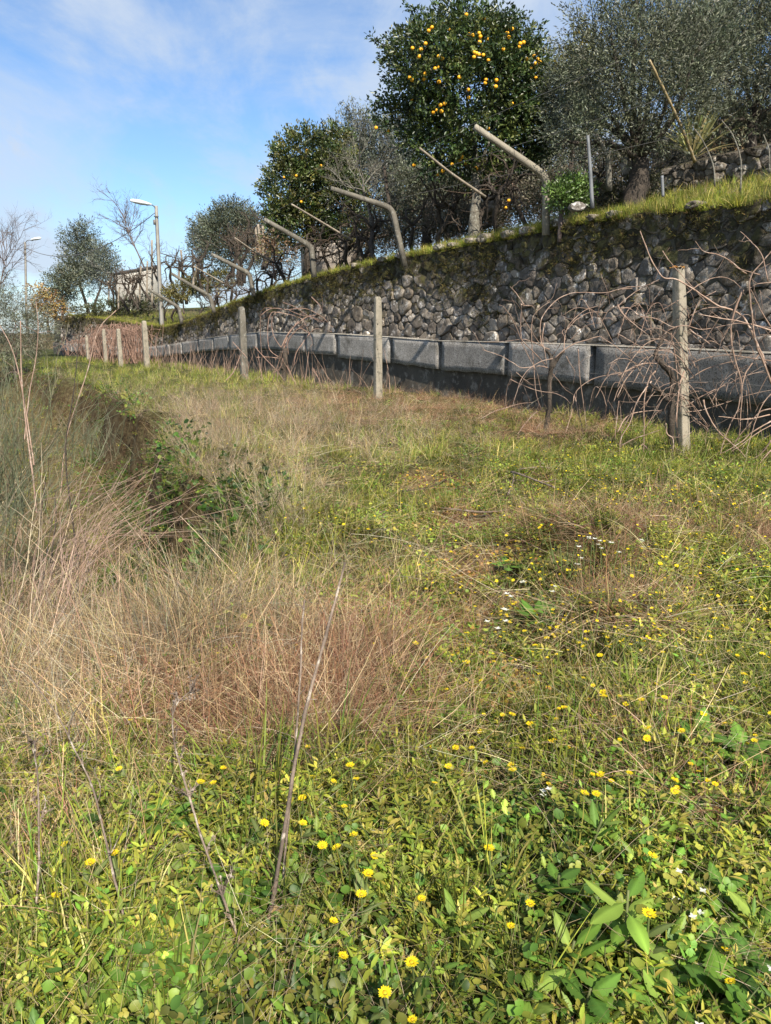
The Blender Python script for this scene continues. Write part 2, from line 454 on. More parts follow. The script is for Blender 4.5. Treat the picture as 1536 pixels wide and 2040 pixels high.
def s_at_u(u, v=660):                        # where the wall's plan crosses the sight line of column u
    d = ray(u, v); k = d[0] / d[1]
    f = WP[:, 0] - k * WP[:, 1]
    idx = np.where(f[:-1] * f[1:] <= 0)[0]
    idx = idx[WP[idx, 1] > 2]
    i = idx[0]; t = f[i] / (f[i] - f[i + 1]); return WS[i] + t * (WS[i + 1] - WS[i])
def z_at(u, v):
    s = s_at_u(u, v); p, _ = wat(s); return s, pix(u, v, p[1])[2]
TOP = [z_at(u, v) for u, v in [(1536, 385), (1400, 402), (1250, 418), (1090, 441), (1000, 464), (900, 482), (800, 503), (700, 525), (620, 545), (560, 562), (510, 577), (450, 602), (400, 622), (360, 640), (320, 652)]]
FAR = [z_at(u, v) for u, v in [(250, 645), (200, 636), (125, 628)]]
top_s = A([-5] + [a for a, _ in TOP] + [a for a, _ in FAR] + [SMAX]); top_z = A([TOP[0][1]] + [b for _, b in TOP] + [b for _, b in FAR] + [FAR[-1][1]])
def ztop(s): return np.interp(s, top_s, top_z)
SL = [z_at(u, v) for u, v in [(1536, 706), (1380, 698), (1190, 690), (1000, 683), (870, 680), (780, 673), (670, 666), (520, 662), (460, 668), (400, 676), (330, 688), (270, 694), (125, 684)]]
sl_s = A([a for a, _ in SL]); sl_z = A([b for _, b in SL])
def zslab(s): return np.interp(s, sl_s, sl_z)
def wpos(s, dep, z):                         # dep: metres out from the slab face, towards the path
    p, n = wat(s); s, dep, z = np.broadcast_arrays(np.asarray(s, float), dep, z)
    return np.stack([p[..., 0] + n[..., 0] * dep, p[..., 1] + n[..., 1] * dep, z], -1)

# ------------------------------------------------------------------ ground
edge_y = A([0, 3.0, 5.2, 7.5, 11.4, 16, 22, 30, 40, 60]); edge_x = A([-1.5, -.75, -.95, -1.75, -3.0, -5.3, -8.6, -13.5, -20.5, -34])
drop_y = A([0, 2.5, 4, 6, 9, 15, 22, 40, 60]); drop_d = A([.05, .14, .42, 1.05, 1.5, 1.5, 1.2, .5, .2])
def blob(x, y, u, v, h, r):
    p = pixz(u, v, .05); return h * np.exp(-((x - p[0]) ** 2 + (y - p[1]) ** 2) / r ** 2)
path_pts = A([pixz(u, v)[:2] for u, v in [(1010, 1500), (990, 1330), (960, 1220), (950, 1120), (930, 1030), (870, 950), (800, 890), (700, 830), (560, 775)]])
def EDGEW(y): return 1.5 * fbm(np.asarray(y, float) * .55, np.asarray(y, float) * 0 + 3.3, 3, 4) * np.clip((np.asarray(y, float) - 3) / 5, 0, 1.5)
def gz(x, y):
    x = np.asarray(x, float); y = np.asarray(y, float)
    z = -.006 * np.clip(y - 22, 0, 40)
    e = np.interp(y, edge_y, edge_x); d = np.interp(y, drop_y, drop_d)
    e = e + EDGEW(y)
    w = np.interp(y, [2, 6, 15, 40], [1.1, .36, .45, 2.0])
    z = z - d * sstep((e - x) / w, 0, 1)
    z = z + .30 * np.exp(-((x + .3 - e) / .7) ** 2) * np.interp(y, [4, 7, 14, 30], [0, .25, .3, .0])
    dp = np.min((x[..., None] - path_pts[:, 0]) ** 2 + ((y[..., None] - path_pts[:, 1])) ** 2, -1)
    z = z - .10 * np.exp(-dp / .38 ** 2)
    z = z + blob(x, y, 1180, 1100, .24, .5) + blob(x, y, 1250, 1250, .20, .34) + blob(x, y, 1400, 980, .10, .9) + blob(x, y, 640, 1060, .14, .6) + blob(x, y, 470, 920, .15, .8)
    z = z + .26 * fbm(x * .85, y * .85, 9, 4) + .09 * fbm(x * 2.6, y * 2.6, 19, 3)
    return z
ys = np.concatenate([np.linspace(-8, .6, 12), np.geomspace(.8, 60, 230), np.geomspace(64, 900, 26)])
tt = np.linspace(-1, 1, 221)
GX = tt[None] * (5 + 1.0 * np.maximum(ys, 0))[:, None]; GY = np.repeat(ys[:, None], len(tt), 1)
GZ = gz(GX, GY)
far = sstep(GY, 60, 140)
GZ = GZ * (1 - far) - .8 * far
gp = np.stack([GX, GY, GZ], -1)
uu, vv = proj(gp.reshape(-1, 3)); uu, vv = uu.reshape(GX.shape), vv.reshape(GX.shape)
g_n = fbm(GX * 1.3, GY * 1.3, 31, 4) + .5
soil, green, straw = A([.095, .066, .042]), A([.055, .065, .022]), A([.15, .115, .065])
dpp = np.sqrt(np.min((GX[..., None] - path_pts[:, 0]) ** 2 + (GY[..., None] - path_pts[:, 1]) ** 2, -1))
gc = green[None, None] * (.8 + .5 * g_n[..., None])
ds = (np.interp(GY, edge_y, edge_x) + EDGEW(GY) - GX)
gc = gc + (straw - gc) * (sstep(ds, -.6, .5) * .7)[..., None]
fcm = sstep(ds, -.15, .1) * (1 - sstep(ds, .5, .9)) * sstep(GY, 4.5, 6) * (1 - sstep(GY, 26, 34))
gc = gc + (A([.066, .05, .03]) - gc) * (fcm * .9)[..., None]  # bank face darkened: its shade is painted into the soil colour
gc = gc + (A([.19, .125, .075]) - gc) * (np.exp(-(dpp / .42) ** 2) * .95)[..., None]
nr, nc = GX.shape
qi = np.arange(nr * nc).reshape(nr, nc)
gq = np.stack([qi[:-1, :-1], qi[:-1, 1:], qi[1:, 1:], qi[1:, :-1]], -1).reshape(-1, 4)
mb = MB(); mb.add(gp.reshape(-1, 3), gq, None, gc.reshape(-1, 3))
tag(mb.build('ground', M['ground']), 'weedy ground of the lower terrace with a worn footpath', None, None, 'structure')

# upper terrace behind the stone wall
slope_s = A([0, s_at_u(1400), s_at_u(900), s_at_u(700), s_at_u(500), s_at_u(125), SMAX]); slope_k = A([.27, .27, .27, .2, .14, .12, .12])
def zterr(s, w):
    k = np.interp(s, slope_s, slope_k)
    return ztop(s) - .04 + k * np.clip(w, 0, 3.2) + k * .45 * np.clip(w - 3.2, 0, 12) + .05 * np.clip(w - 15.2, 0, 100)
ss = np.concatenate([np.linspace(0, 40, 160), np.linspace(40.5, SMAX, 60)]); ww = np.concatenate([np.linspace(0, 4, 18), np.geomspace(4.4, 45, 18)])
SS, WW = np.meshgrid(ss, ww, indexing='ij')
tp = wpos(SS, -.42 - WW, zterr(SS, WW) + .12 * fbm(SS * .7, WW * .7, 41, 4) * np.clip(WW, 0, 1))
nr, nc = SS.shape; qi = np.arange(nr * nc).reshape(nr, nc)
tq = np.stack([qi[:-1, :-1], qi[1:, :-1], qi[1:, 1:], qi[:-1, 1:]], -1).reshape(-1, 4)
mb = MB(); mb.add(tp.reshape(-1, 3), tq, None, A([.06, .07, .024]) * (.8 + .5 * (fbm(SS, WW, 47) + .5)).reshape(-1, 1))
tag(mb.build('terrace_ground', M['ground']), 'grassy upper terrace above the stone wall', None, None, 'structure')

# ------------------------------------------------------------------ dry stone walls: every stone its own cell
def clip_poly(P, a, n):                      # keep the side (p-a).n <= 0
    out = []; m = len(P)
    dd = [(p[0] - a[0]) * n[0] + (p[1] - a[1]) * n[1] for p in P]
    for i in range(m):
        j = (i + 1) % m
        if dd[i] <= 0: out.append(P[i])
        if dd[i] * dd[j] < 0:
            t = dd[i] / (dd[i] - dd[j]); out.append((P[i][0] + t * (P[j][0] - P[i][0]), P[i][1] + t * (P[j][1] - P[i][1])))
    return out
def cells(s0, s1, hfun, size, aspect=1.45):
    """uneven cells over the strip s0..s1, 0..hfun(s); size(s) is the usual stone width"""
    pts = []; s = s0
    tries = 0; acc = []
    L = s1 - s0; grid = {}
    n_try = int(L * 2.6 * 170)
    for _ in range(n_try):
        s = random.uniform(s0, s1); hh = float(hfun(s)); h = random.uniform(0, hh)
        r = float(size(s)) * random.choice((.36, .45, .6, .62, .85, 1.15)) * .74
        k = (int(s / .5), int(h * aspect / .5)); ok = True
        for i in range(k[0] - 2, k[0] + 3):
            for j in range(k[1] - 2, k[1] + 3):
                for (a, b, c) in grid.get((i, j), ()):
                    if (a - s) ** 2 + ((b - h) * aspect) ** 2 < (.5 * (c + r) + .04) ** 2: ok = False; break
                if not ok: break
            if not ok: break
        if ok: grid.setdefault(k, []).append((s, h, r)); acc.append((s, h, r))
    P = A(acc); Q = P[:, :2] * A([1, aspect]); out = []
    for i in range(len(P)):
        d = np.hypot(Q[:, 0] - Q[i, 0], Q[:, 1] - Q[i, 1]); near = np.argsort(d)[1:22]
        b = .75
        hh = float(hfun(P[i, 0])) * aspect
        poly = [(Q[i, 0] - b, max(Q[i, 1] - b, 0)), (Q[i, 0] + b, max(Q[i, 1] - b, 0)), (Q[i, 0] + b, min(Q[i, 1] + b, hh)), (Q[i, 0] - b, min(Q[i, 1] + b, hh))]
        for j in near:
            dx, dy = Q[j] - Q[i]; L2 = math.hypot(dx, dy)
            f = .5 + .5 * (P[i, 2] - P[j, 2]) / max(L2, .05) * .6       # bigger stones take more room
            f = min(max(f, .25), .75)
            poly = clip_poly(poly, (Q[i, 0] + dx * f, Q[i, 1] + dy * f), (dx, dy))
            if len(poly) < 3: break
        if len(poly) >= 3: out.append((P[i], [(a, b / aspect) for a, b in poly]))
    return out
def stone_shape(poly, depth, k=14, gap=.003):
    p = A(poly); c = p.mean(0)
    seg = np.linalg.norm(np.roll(p, -1, 0) - p, axis=1); per = seg.sum()
    t = (np.arange(k) + rng.uniform(-.2, .2, k)) / k * per; cs = np.concatenate([[0], np.cumsum(seg)])
    ring = A([p[min(np.searchsorted(cs, x % per, 'right') - 1, len(p) - 1)] + (p[(min(np.searchsorted(cs, x % per, 'right') - 1, len(p) - 1) + 1) % len(p)] - p[min(np.searchsorted(cs, x % per, 'right') - 1, len(p) - 1)]) * ((x % per) - cs[min(np.searchsorted(cs, x % per, 'right') - 1, len(p) - 1)]) / max(seg[min(np.searchsorted(cs, x % per, 'right') - 1, len(p) - 1)], 1e-6) for x in t])
    c = ring.mean(0); rr = ring - c
    ln = np.linalg.norm(rr, axis=1, keepdims=True)
    rr = rr * np.maximum(1 - gap / np.maximum(ln, .03), .55)
    rings = []; tilt = rng.normal(0, .12, 2)
    size = ln.mean()
    for sc, dz in ((1.0, -.5), (1.0, .50), (.95, .88), (.76, 1.02), (.36, 1.0)):
        q = rr * sc * (1 + rng.normal(0, .05, (k, 1)))
        z = depth * dz * (1 + rng.normal(0, .17, k)) + (q @ tilt if dz > 0 else 0)
        rings.append(np.column_stack([c + q, z]))
    V = np.vstack(rings + [[[c[0], c[1], depth * (1.0 + rng.normal(0, .08))]]])
    kk = np.arange(k); k2 = (kk + 1) % k
    Q = np.vstack([np.stack([i * k + kk, i * k + k2, (i + 1) * k + k2, (i + 1) * k + kk], 1) for i in range(4)])
    T = np.stack([4 * k + kk, 4 * k + k2, np.full(k, 5 * k)], 1)
    return V, Q, T, c
STONE_COLS = [(1.0, .98, .95), (.78, .76, .74), (1.25, 1.2, 1.14), (.9, .84, .76), (.65, .62, .6), (1.05, 1.04, 1.06), (1.5, 1.46, 1.4)]
def stone_wall(root, s0, s1, bot, hfun, size, place, mossf, limit, kseg=13):
    cs = cells(s0, s1, hfun, size)
    items = []
    for (st, poly) in cs:
        pa = A(poly); area = .5 * abs(np.dot(pa[:, 0], np.roll(pa[:, 1], -1)) - np.dot(pa[:, 1], np.roll(pa[:, 0], -1)))
        if area < .0018: continue
        w = place(st[0], 0, bot(st[0]) + st[1]); dist = np.linalg.norm(w - A([0, 0, CAMZ]))
        u, v = proj(w)
        inside = (-60 < u[0] < 1600) and w[1] > 1
        items.append((area / dist ** 2 * (1 if inside else .001), st, poly, area, w))
    items.sort(key=lambda a: -a[0])
    rest = MB()
    for i, (_, st, poly, area, w) in enumerate(items):
        dep = random.uniform(.025, .06) * min(1.25, .6 + math.sqrt(area) * 1.1)
        V, Q, T, c = stone_shape(poly, dep, kseg if i < limit else 8)
        s = V[:, 0]; z = bot(s) + V[:, 1]
        W = place(s, V[:, 2], z)
        hh = st[1] / max(float(hfun(st[0])), .1)
        tint = np.append(A(random.choice(STONE_COLS)) * random.uniform(.8, 1.15), mossf(st[0], hh) + random.uniform(-.12, .12))
        b = MB(); b.add(W, Q, T, tint)
        if i < limit: b.build('stone', M['stone'], root, origin=W.mean(0))
        else: rest.add(W, Q, T, tint)
    if rest.n: tag(rest.build('small_stones', M['stone'], root), kind='stuff')
LEAN = .10
def place_main(s, d, z):
    zz = np.asarray(z, float)
    return wpos(s, -.26 + np.asarray(d, float) - LEAN * (zz - 1.2), zz)
S_LEFT = s_at_u(125)
s_vis0 = s_at_u(1536) - 2.2
root = thing('stone_wall', 'long mossy dry stone retaining wall rising above the concrete slabs', 'stone wall', wpos(s_at_u(1000), -.26, zslab(s_at_u(1000)) - .6))
bot_main = lambda s: zslab(s) - .16
h_main = lambda s: np.maximum(ztop(s) - bot_main(s), .3)
stone_wall(root, s_vis0, S_LEFT + 1.5, bot_main, h_main,
           lambda s: np.interp(s, [0, 14, 30, 60], [.50, .46, .48, .72]), place_main,
           lambda s, hh: -.02 + .30 * hh + .15 * math.exp(-((hh - .85) / .18) ** 2), 300)
# earth and rubble core the stones are bedded in
sb = np.linspace(0, SMAX, 900); nb = 26
mb = MB()
SB, TB = np.meshgrid(sb, np.linspace(0, 1, nb), indexing='ij')
zb = bot_main(SB) - 1.2 + (ztop(SB) + .0 - bot_main(SB) + 1.2) * TB
bp = place_main(SB, .010 + .008 * sstep(TB, .6, .95) + .055 * fbm(SB * 5.2, zb * 6.0, 61, 3), zb)
topcap = place_main(sb, -.5, ztop(sb) + .02)
bp = np.concatenate([bp, topcap[:, None]], 1); nb += 1
qi = np.arange(len(sb) * nb).reshape(len(sb), nb)
mb.add(bp.reshape(-1, 3), np.stack([qi[:-1, :-1], qi[1:, :-1], qi[1:, 1:], qi[:-1, 1:]], -1).reshape(-1, 4))
mb.build('earth_core', M['backing'], root)
# capping stones along the lip, all in one pale tint
for u0, v0, r0 in [(1010, 458, .14), (975, 466, .15), (930, 470, .17), (905, 476, .12), (1070, 442, .14), (1140, 437, .10), (845, 488, .13), (770, 505, .13), (735, 513, .1), (870, 481, .1), (1180, 425, .11), (1340, 408, .10), (680, 528, .12)]:
    s = s_at_u(u0, v0); c = place_main(s, -.02, ztop(s) + r0 * .25)
    V, Q, T, cc = stone_shape([(r0 * 1.25 * math.cos(a), r0 * .62 * math.sin(a)) for a in np.arange(9) * .698], .14, 12, .0)
    p, n = wat(s); tdir = A([-n[1], n[0], 0]); ndir = A([n[0], n[1], 0])
    W = c + V[:, :1] * tdir + V[:, 1:2] * A([0, 0, 1]) + V[:, 2:] * ndir
    W2 = W.copy()
    b = MB(); b.add(W, Q, T, np.append(A([1.35, 1.3, 1.22]), -.3)); 
    b.build('stone', M['stone'], root, origin=W.mean(0))

# low second wall on the terrace
def place_up(s, d, z): return wpos(s, -3.55 + np.asarray(d, float), np.asarray(z, float))
def s_off(u, off):
    best = None
    q = wpos(np.linspace(3, 40, 900), off, 3.9 + np.zeros(900)); uu_, _ = proj(q); uu_ = np.where(q[:, 1] > 2, uu_, 1e6)
    return np.linspace(3, 40, 900)[np.argmin(np.abs(uu_ - u))]
UPC = []
for u_, vb_, vt_ in [(1800, 350, 225), (1536, 366, 285), (1400, 388, 316), (1290, 402, 344), (1215, 408, 380)]:
    s_ = s_off(u_, -3.55); y_ = wpos(s_, -3.55, 0)[1]; UPC.append((s_, pix(u_, vb_, y_)[2], pix(u_, vt_, y_)[2]))
UPC = A(UPC); sB, sA = UPC[0, 0], UPC[-1, 0]
bot_up = lambda s: np.interp(s, UPC[:, 0], UPC[:, 1]) - .12
h_up = lambda s: np.interp(s, UPC[:, 0], UPC[:, 2]) - bot_up(s)
root = thing('terrace_wall', 'low dark mossy stone wall on the grass strip under the olive trees', 'stone wall', place_up((sA + sB) / 2, 0, bot_up((sA + sB) / 2)))
stone_wall(root, sB, sA, bot_up, h_up, lambda s: .36 + 0 * s, place_up, lambda s, hh: -.02 + .18 * hh, 120, 10)
sb = np.linspace(sB - .3, sA + .1, 60)
sec = [(-.01, 0), (-.03, 1), (-.6, 1.0), (-2.5, 1.05), (-9, 1.5)]
bp = np.stack([place_up(sb, a, bot_up(sb) - .1 * (b == 0) + (h_up(sb) + .03) * b) for a, b in sec], 1)
qi = np.arange(len(sb) * len(sec)).reshape(len(sb), len(sec))
mb = MB(); mb.add(bp.reshape(-1, 3), np.stack([qi[:-1, :-1], qi[1:, :-1], qi[1:, 1:], qi[:-1, 1:]], -1).reshape(-1, 4))
mb.build('earth_core', M['backing'], root)

# ------------------------------------------------------------------ concrete slabs on a recessed footing
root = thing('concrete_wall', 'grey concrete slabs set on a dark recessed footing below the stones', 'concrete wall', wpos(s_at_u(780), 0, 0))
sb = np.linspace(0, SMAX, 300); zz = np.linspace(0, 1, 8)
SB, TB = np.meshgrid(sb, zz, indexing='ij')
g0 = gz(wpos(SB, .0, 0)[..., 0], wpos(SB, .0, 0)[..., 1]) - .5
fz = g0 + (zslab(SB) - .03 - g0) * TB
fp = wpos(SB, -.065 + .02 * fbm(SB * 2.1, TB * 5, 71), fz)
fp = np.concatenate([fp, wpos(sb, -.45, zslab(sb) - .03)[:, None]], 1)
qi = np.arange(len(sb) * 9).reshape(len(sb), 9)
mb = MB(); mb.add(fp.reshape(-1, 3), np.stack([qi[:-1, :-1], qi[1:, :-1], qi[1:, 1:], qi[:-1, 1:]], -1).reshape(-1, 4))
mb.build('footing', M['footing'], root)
joints = [s_at_u(1536) - 3.4, s_at_u(1536) - .6, s_at_u(1190), s_at_u(1015), s_at_u(880), s_at_u(781), s_at_u(672), s_at_u(610), s_at_u(514), s_at_u(457), s_at_u(425), s_at_u(395), s_at_u(362), s_at_u(338)]
while joints[-1] < S_LEFT: joints.append(joints[-1] + random.uniform(2.3, 2.8))
for a, b in zip(joints[:-1], joints[1:]):
    mid = (a + b) / 2; w = (b - a); gp_ = .10 if mid < s_at_u(600) else .11
    hgt = (.60 if mid < s_at_u(700) else .52) + random.uniform(-.03, .03)
    nu, nv = 17, 6
    S_, T_ = np.meshgrid(np.linspace(a + gp_, b - gp_ * .5, nu), np.linspace(0, 1, nv), indexing='ij')
    tilt = random.uniform(-.006, .006); push = random.uniform(-.008, .010)
    ztp = zslab(S_) + random.uniform(-.008, .008)
    zb = ztp - hgt + .045 * fbm(S_ * 3, S_ * 0, int(mid * 10) % 60, 4)
    Z = zb + (ztp - zb) * T_
    # the edges taper so the joint gapes a little more at the top
    inset = .018 * T_ * (np.abs(S_ - mid) / (w / 2)) ** 8 * np.sign(S_ - mid)
    D = .035 + push + tilt * (S_ - mid) 
    f = wpos(S_ - inset, D, Z); bk = wpos(S_ - inset, -.09, Z)
    V = np.concatenate([f.reshape(-1, 3), bk.reshape(-1, 3)]); o = nu * nv
    qi = np.arange(o).reshape(nu, nv)
    Q = [np.stack([qi[:-1, :-1], qi[:-1, 1:], qi[1:, 1:], qi[1:, :-1]], -1).reshape(-1, 4)]
    for e in (qi[0], qi[-1][::-1], qi[:, -1], qi[:, 0][::-1]):
        Q.append(np.stack([e[:-1], e[:-1] + o, e[1:] + o, e[1:]], -1))
    mb = MB(); mb.add(V, np.vstack(Q), None, A([1, 1, 1.02]) * random.uniform(.86, 1.12) * (.7 if mid < s_at_u(1190) else 1))  # near-end slabs tinted darker: their shade is put into the colour
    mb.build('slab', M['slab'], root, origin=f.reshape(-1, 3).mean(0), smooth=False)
mb = MB(); cs_ = np.linspace(joints[0], joints[-1], 200)   # added strip, tinted bright to paint the sunlit top edge of the slabs
for a, b in zip(cs_[:-1], cs_[1:]):
    pass
cap = np.stack([wpos(cs_, .037, zslab(cs_) + .006), wpos(cs_, .037, zslab(cs_) + .020 + .008 * fbm(cs_ * 3, cs_ * 0, 4)), wpos(cs_, -.2, zslab(cs_) + .024), wpos(cs_, -.2, zslab(cs_) - .02)], 1)
qi = np.arange(len(cs_) * 4).reshape(-1, 4)
mb.add(cap.reshape(-1, 3), np.stack([qi[:-1, :-1], qi[1:, :-1], qi[1:, 1:], qi[:-1, 1:]], -1).reshape(-1, 4), None, (1.35, 1.3, 1.2))
mb.build('lit_top_strip', M['slab'], root, smooth=False)

# ------------------------------------------------------------------ concrete posts in front of the slabs
def vine_post(u, vb, vt, wid, label, rot, top='chamfer', mat='post', lean=0.0, ydist=None, orange=False):
    b = pixz(u, vb, -.02) if ydist is None else pix(u, vb, ydist)
    y = b[1]; t = pix(u, vt, y); h = t[2] - b[2]
    root = thing('concrete_post', label, 'post', b, 'concrete vine posts standing along the slab wall')
    mb = MB(); n = 12; k = 16
    a = (np.arange(k) + .5) * 2 * math.pi / k
    sq = np.stack([np.sign(np.cos(a)) * np.abs(np.cos(a)) ** .18, np.sign(np.sin(a)) * np.abs(np.sin(a)) ** .18], 1)
    zs = np.concatenate([[-.5], np.linspace(0, h * .94, n), [h * .975, h]])
    rings = []
    for i, z in enumerate(zs):
        f = 1.0 if z < h * .93 else (.86 if z < h * .99 else (.55 if top == 'round' else .7))
        wv = wid / 2 * f * (1.06 - .1 * max(z, 0) / h) * (1 + rng.uniform(-.012, .012))
        q = sq * wv
        rings.append(np.column_stack([q[:, 0] * math.cos(rot) - q[:, 1] * math.sin(rot) + lean * z, q[:, 0] * math.sin(rot) + q[:, 1] * math.cos(rot), np.full(k, z)]))
    V = np.vstack(rings + [[[lean * h, 0, h + .004]]]) + b; kk = np.arange(k); k2 = (kk + 1) % k; m = len(zs)
    Q = np.vstack([np.stack([i * k + kk, i * k + k2, (i + 1) * k + k2, (i + 1) * k + kk], 1) for i in range(m - 1)])
    T = np.stack([(m - 1) * k + kk, (m - 1) * k + k2, np.full(k, m * k)], 1)
    mb.add(V, Q, T)
    o = mb.build('shaft', M[mat], root, smooth=False)
    return root, b, h
ROW_ROT = R(25)
r1, p1, h1 = vine_post(1361, 912, 531, .118, 'square concrete post with orange lichen on its top beside the gnarled vine', ROW_ROT, lean=-.112)
mb = MB()                                     # orange lichen crusts on its head
c = p1 + A([-.112 * h1, 0, h1])
discs(mb, c + rng.normal(0, 1, (60, 3)) * A([.026, .026, .004]) + A([-.01, -.02, -.012]), rng.normal(0, .3, (60, 3)) + A([0, -.2, 1]), U(.006, .02, 60), palette([(.42, .21, .05), (.33, .19, .07)], 60), 6, .3)
tag(mb.build('lichen', M['weed'], r1), kind='stuff')
mb = MB(); q = p1 + A([.06 - .088 * h1 * .3, -.05, h1 * .30]); tube(mb, [q + A([.0, 0, .05]), q + A([.045, -.02, .03]), q + A([.05, -.02, -.03]), q + A([.0, 0, -.05])], .012, 6, (.3, .3, .3))
mb.build('wire_clip', M['wire'], r1)
r2, p2, h2 = vine_post(753, 797, 591, .15, 'pale round-topped concrete post standing clear of the vines in front of the slabs', ROW_ROT, 'round')
for f in (.28, .5, .74):
    mb = MB(); q = p2 + A([.0, -.095, h2 * f]); tube(mb, [q, q + A([0, .03, 0])], .011, 8, (.12, .12, .12))
    mb.build('bolt_hole', M['wire'], r2)
r3, p3, h3 = vine_post(487, 757, 611, .20, 'weathered rounded post at the edge of the arching red canes', R(28), 'round', 'darkpost', 0)
r4, p4, h4 = vine_post(293, 731, 639, .21, 'post below the street lamp at the end of the tangled pink vines', R(30), 'round', 'post', 0)
for (u, vb, vt, lab) in [(241, 729, 655, 'thin post inside the tangled pink vines, nearest to the street lamp'), (211, 718, 655, 'thin post in the middle of the tangled pink vines'), (176, 712, 668, 'farthest thin post where the tangled pink vines end')]:
    vine_post(u, vb, vt, .17, lab, R(30), 'round', 'post', 0)
# wires strung from post to post
for f, lab in ((.42, 'lower thin wire strung along the concrete posts'), (.60, 'upper thin wire strung along the concrete posts')):
    mb = MB(); ext = p1 + (p1 - p2) * .55
    P = [ext + A([0, 0, h1 * f]), p1 + A([-.09, .0, h1 * f]), p2 + A([-.09, 0, h2 * f]), p3 + A([-.1, 0, h3 * f]), p4 + A([-.1, 0, h4 * f])]
    tube(mb, spline(P, 60), .0028, 4)
    tag(mb.build('trellis_wire', M['wire'], origin=P[1]), lab, 'wire')

# ------------------------------------------------------------------ bent concrete trellis posts on the wall
def trellis(ub, vb, uk, vk, ut, vt, wd, label, ydep=.55, mat='post'):
    s = s_at_u(ub, vb); p, n = wat(s); nn = A([n[0], n[1]])
    y = p[1] + abs(nn[1]) * ydep + ydep * .25
    b = pix(ub, vb, y); k = pix(uk, vk, y)
    h = 1.0
    # outward arm, square to the wall: solve its reach so that the tip falls on the photo's column
    best = min(np.linspace(.3, 4.5, 420), key=lambda hh: abs(proj(k + A([nn[0] * hh, nn[1] * hh, 0]))[0][0] - ut))
    yt = k[1] + nn[1] * best
    tip = pix(ut, vt, yt); tip[0] = k[0] + nn[0] * best
    root = thing('trellis_post', label, 'trellis post', b, 'bent concrete trellis posts leaning out over the stone wall')
    along = A([-nn[1], nn[0], 0])
    mb = MB()
    kv = k - b; arm = tip - k
    la = np.linalg.norm(arm)
    ka, kb = k - kv * .22, k + arm * min(.14, .25 / la); tq_ = np.linspace(0, 1, 8)[:, None]
    pts = np.vstack([[b - kv * .5], [b], [b + kv * .4], (1 - tq_) ** 2 * ka + 2 * tq_ * (1 - tq_) * k + tq_ ** 2 * kb, [k + arm * .4], [k + arm * .7], [tip]])
    NP_ = len(pts)
    dirs = np.gradient(pts, axis=0); dirs /= np.linalg.norm(dirs, axis=1, keepdims=True)
    wid = np.concatenate([np.full(NP_ - 3, 1.0), [.9, .8, .7]]) * wd * .76
    rings = []
    for q, d, w_ in zip(pts, dirs, wid):
        up = np.cross(along, d); up /= np.linalg.norm(up)
        rings.append([q + along * w_ * .42 + up * w_ * .5, q - along * w_ * .42 + up * w_ * .5, q - along * w_ * .42 - up * w_ * .5, q + along * w_ * .42 - up * w_ * .5])
    V = A(rings).reshape(-1, 3); m = len(pts); Q = []
    for i in range(m - 1):
        for c in range(4): Q.append([i * 4 + c, i * 4 + (c + 1) % 4, (i + 1) * 4 + (c + 1) % 4, (i + 1) * 4 + c])
    Q.append([0, 3, 2, 1]); Q.append([(m - 1) * 4, (m - 1) * 4 + 1, (m - 1) * 4 + 2, (m - 1) * 4 + 3])
    mb.add(V, Q); mb.build('bent_arm', M[mat], root, smooth=False)
    # small wire hooks on top of the arm
    for f in (.35, .6, .85):
        hk = MB(); q = k + arm * f; tube(hk, [q, q + A([0, 0, wd * .75]), q + A([.02, 0, wd * .9])], .006, 4)
        hk.build('wire_hook', M['wire'], root)
    return b, k, tip
TR = [trellis(1088, 430, 1089, 352, 944, 252, .14, 'bent concrete post with its arm in front of the orange tree', .55, 'post'),
      trellis(798, 492, 781, 415, 660, 375, .15, 'bent concrete post with a dark upright stake at its elbow', .5, 'darkpost'),
      trellis(624, 532, 620, 491, 528, 437, .17, 'bent concrete post under the edge of the small citrus tree', .5, 'darkpost'),
      trellis(503, 575, 497, 545, 422, 506, .17, 'dark bent post in front of the round silvery olive', .5, 'darkpost'),
      trellis(424, 612, 418, 590, 344, 545, .18, 'pale bent post beside the yellowish slope', .5, 'darkpost'),
      trellis(360, 634, 356, 612, 298, 576, .18, 'last bent post beside the foot of the street lamp pole', .5, 'darkpost')]
# wires between the arms
for f, lab in ((.5, 'thin wire over the middle of the bent trellis arms'), (.97, 'thin wire over the tips of the bent trellis arms'), (.08, 'thin wire along the elbows of the bent trellis posts')):
    mb = MB(); P = [k + (t - k) * f + A([0, 0, .09]) for b, k, t in TR]
    P = [P[0] + (P[0] - P[1]) * .6] + P
    tube(mb, spline(P, 60), .0035, 4); tag(mb.build('trellis_wire', M['wire'], origin=P[1]), lab, 'wire')
# slim poles and stakes
def pole(name, label, cat, pts, y0, y1, rad, mat, group=None, knots=0, n=10):
    q = [pix(u, v, y0 + (y1 - y0) * i / max(len(pts) - 1, 1)) for i, (u, v) in enumerate(pts)]
    mb = MB(); sp = spline(q, n) if len(q) > 2 else spline(q, max(n, 2))
    rr = np.interp(np.linspace(0, 1, len(sp)), np.linspace(0, 1, len(rad)), rad) if not np.isscalar(rad) else np.full(len(sp), rad)
    if knots:
        sp = spline(q, knots * 3); rr = np.interp(np.linspace(0, 1, len(sp)), np.linspace(0, 1, 2), rad if not np.isscalar(rad) else [rad, rad])
        rr = rr * np.where(np.arange(len(sp)) % 3 == 0, 1.22, 1.0)
    tube(mb, sp, rr, 7)
    return tag(mb.build(name, M[mat], origin=q[0]), label, cat, group)
pole('wooden_pole', 'slim pale pole slanting in front of the orange tree', 'pole', [(967, 392), (900, 346), (836, 295)], 16.4, 15.4, [.028, .02], 'wood')
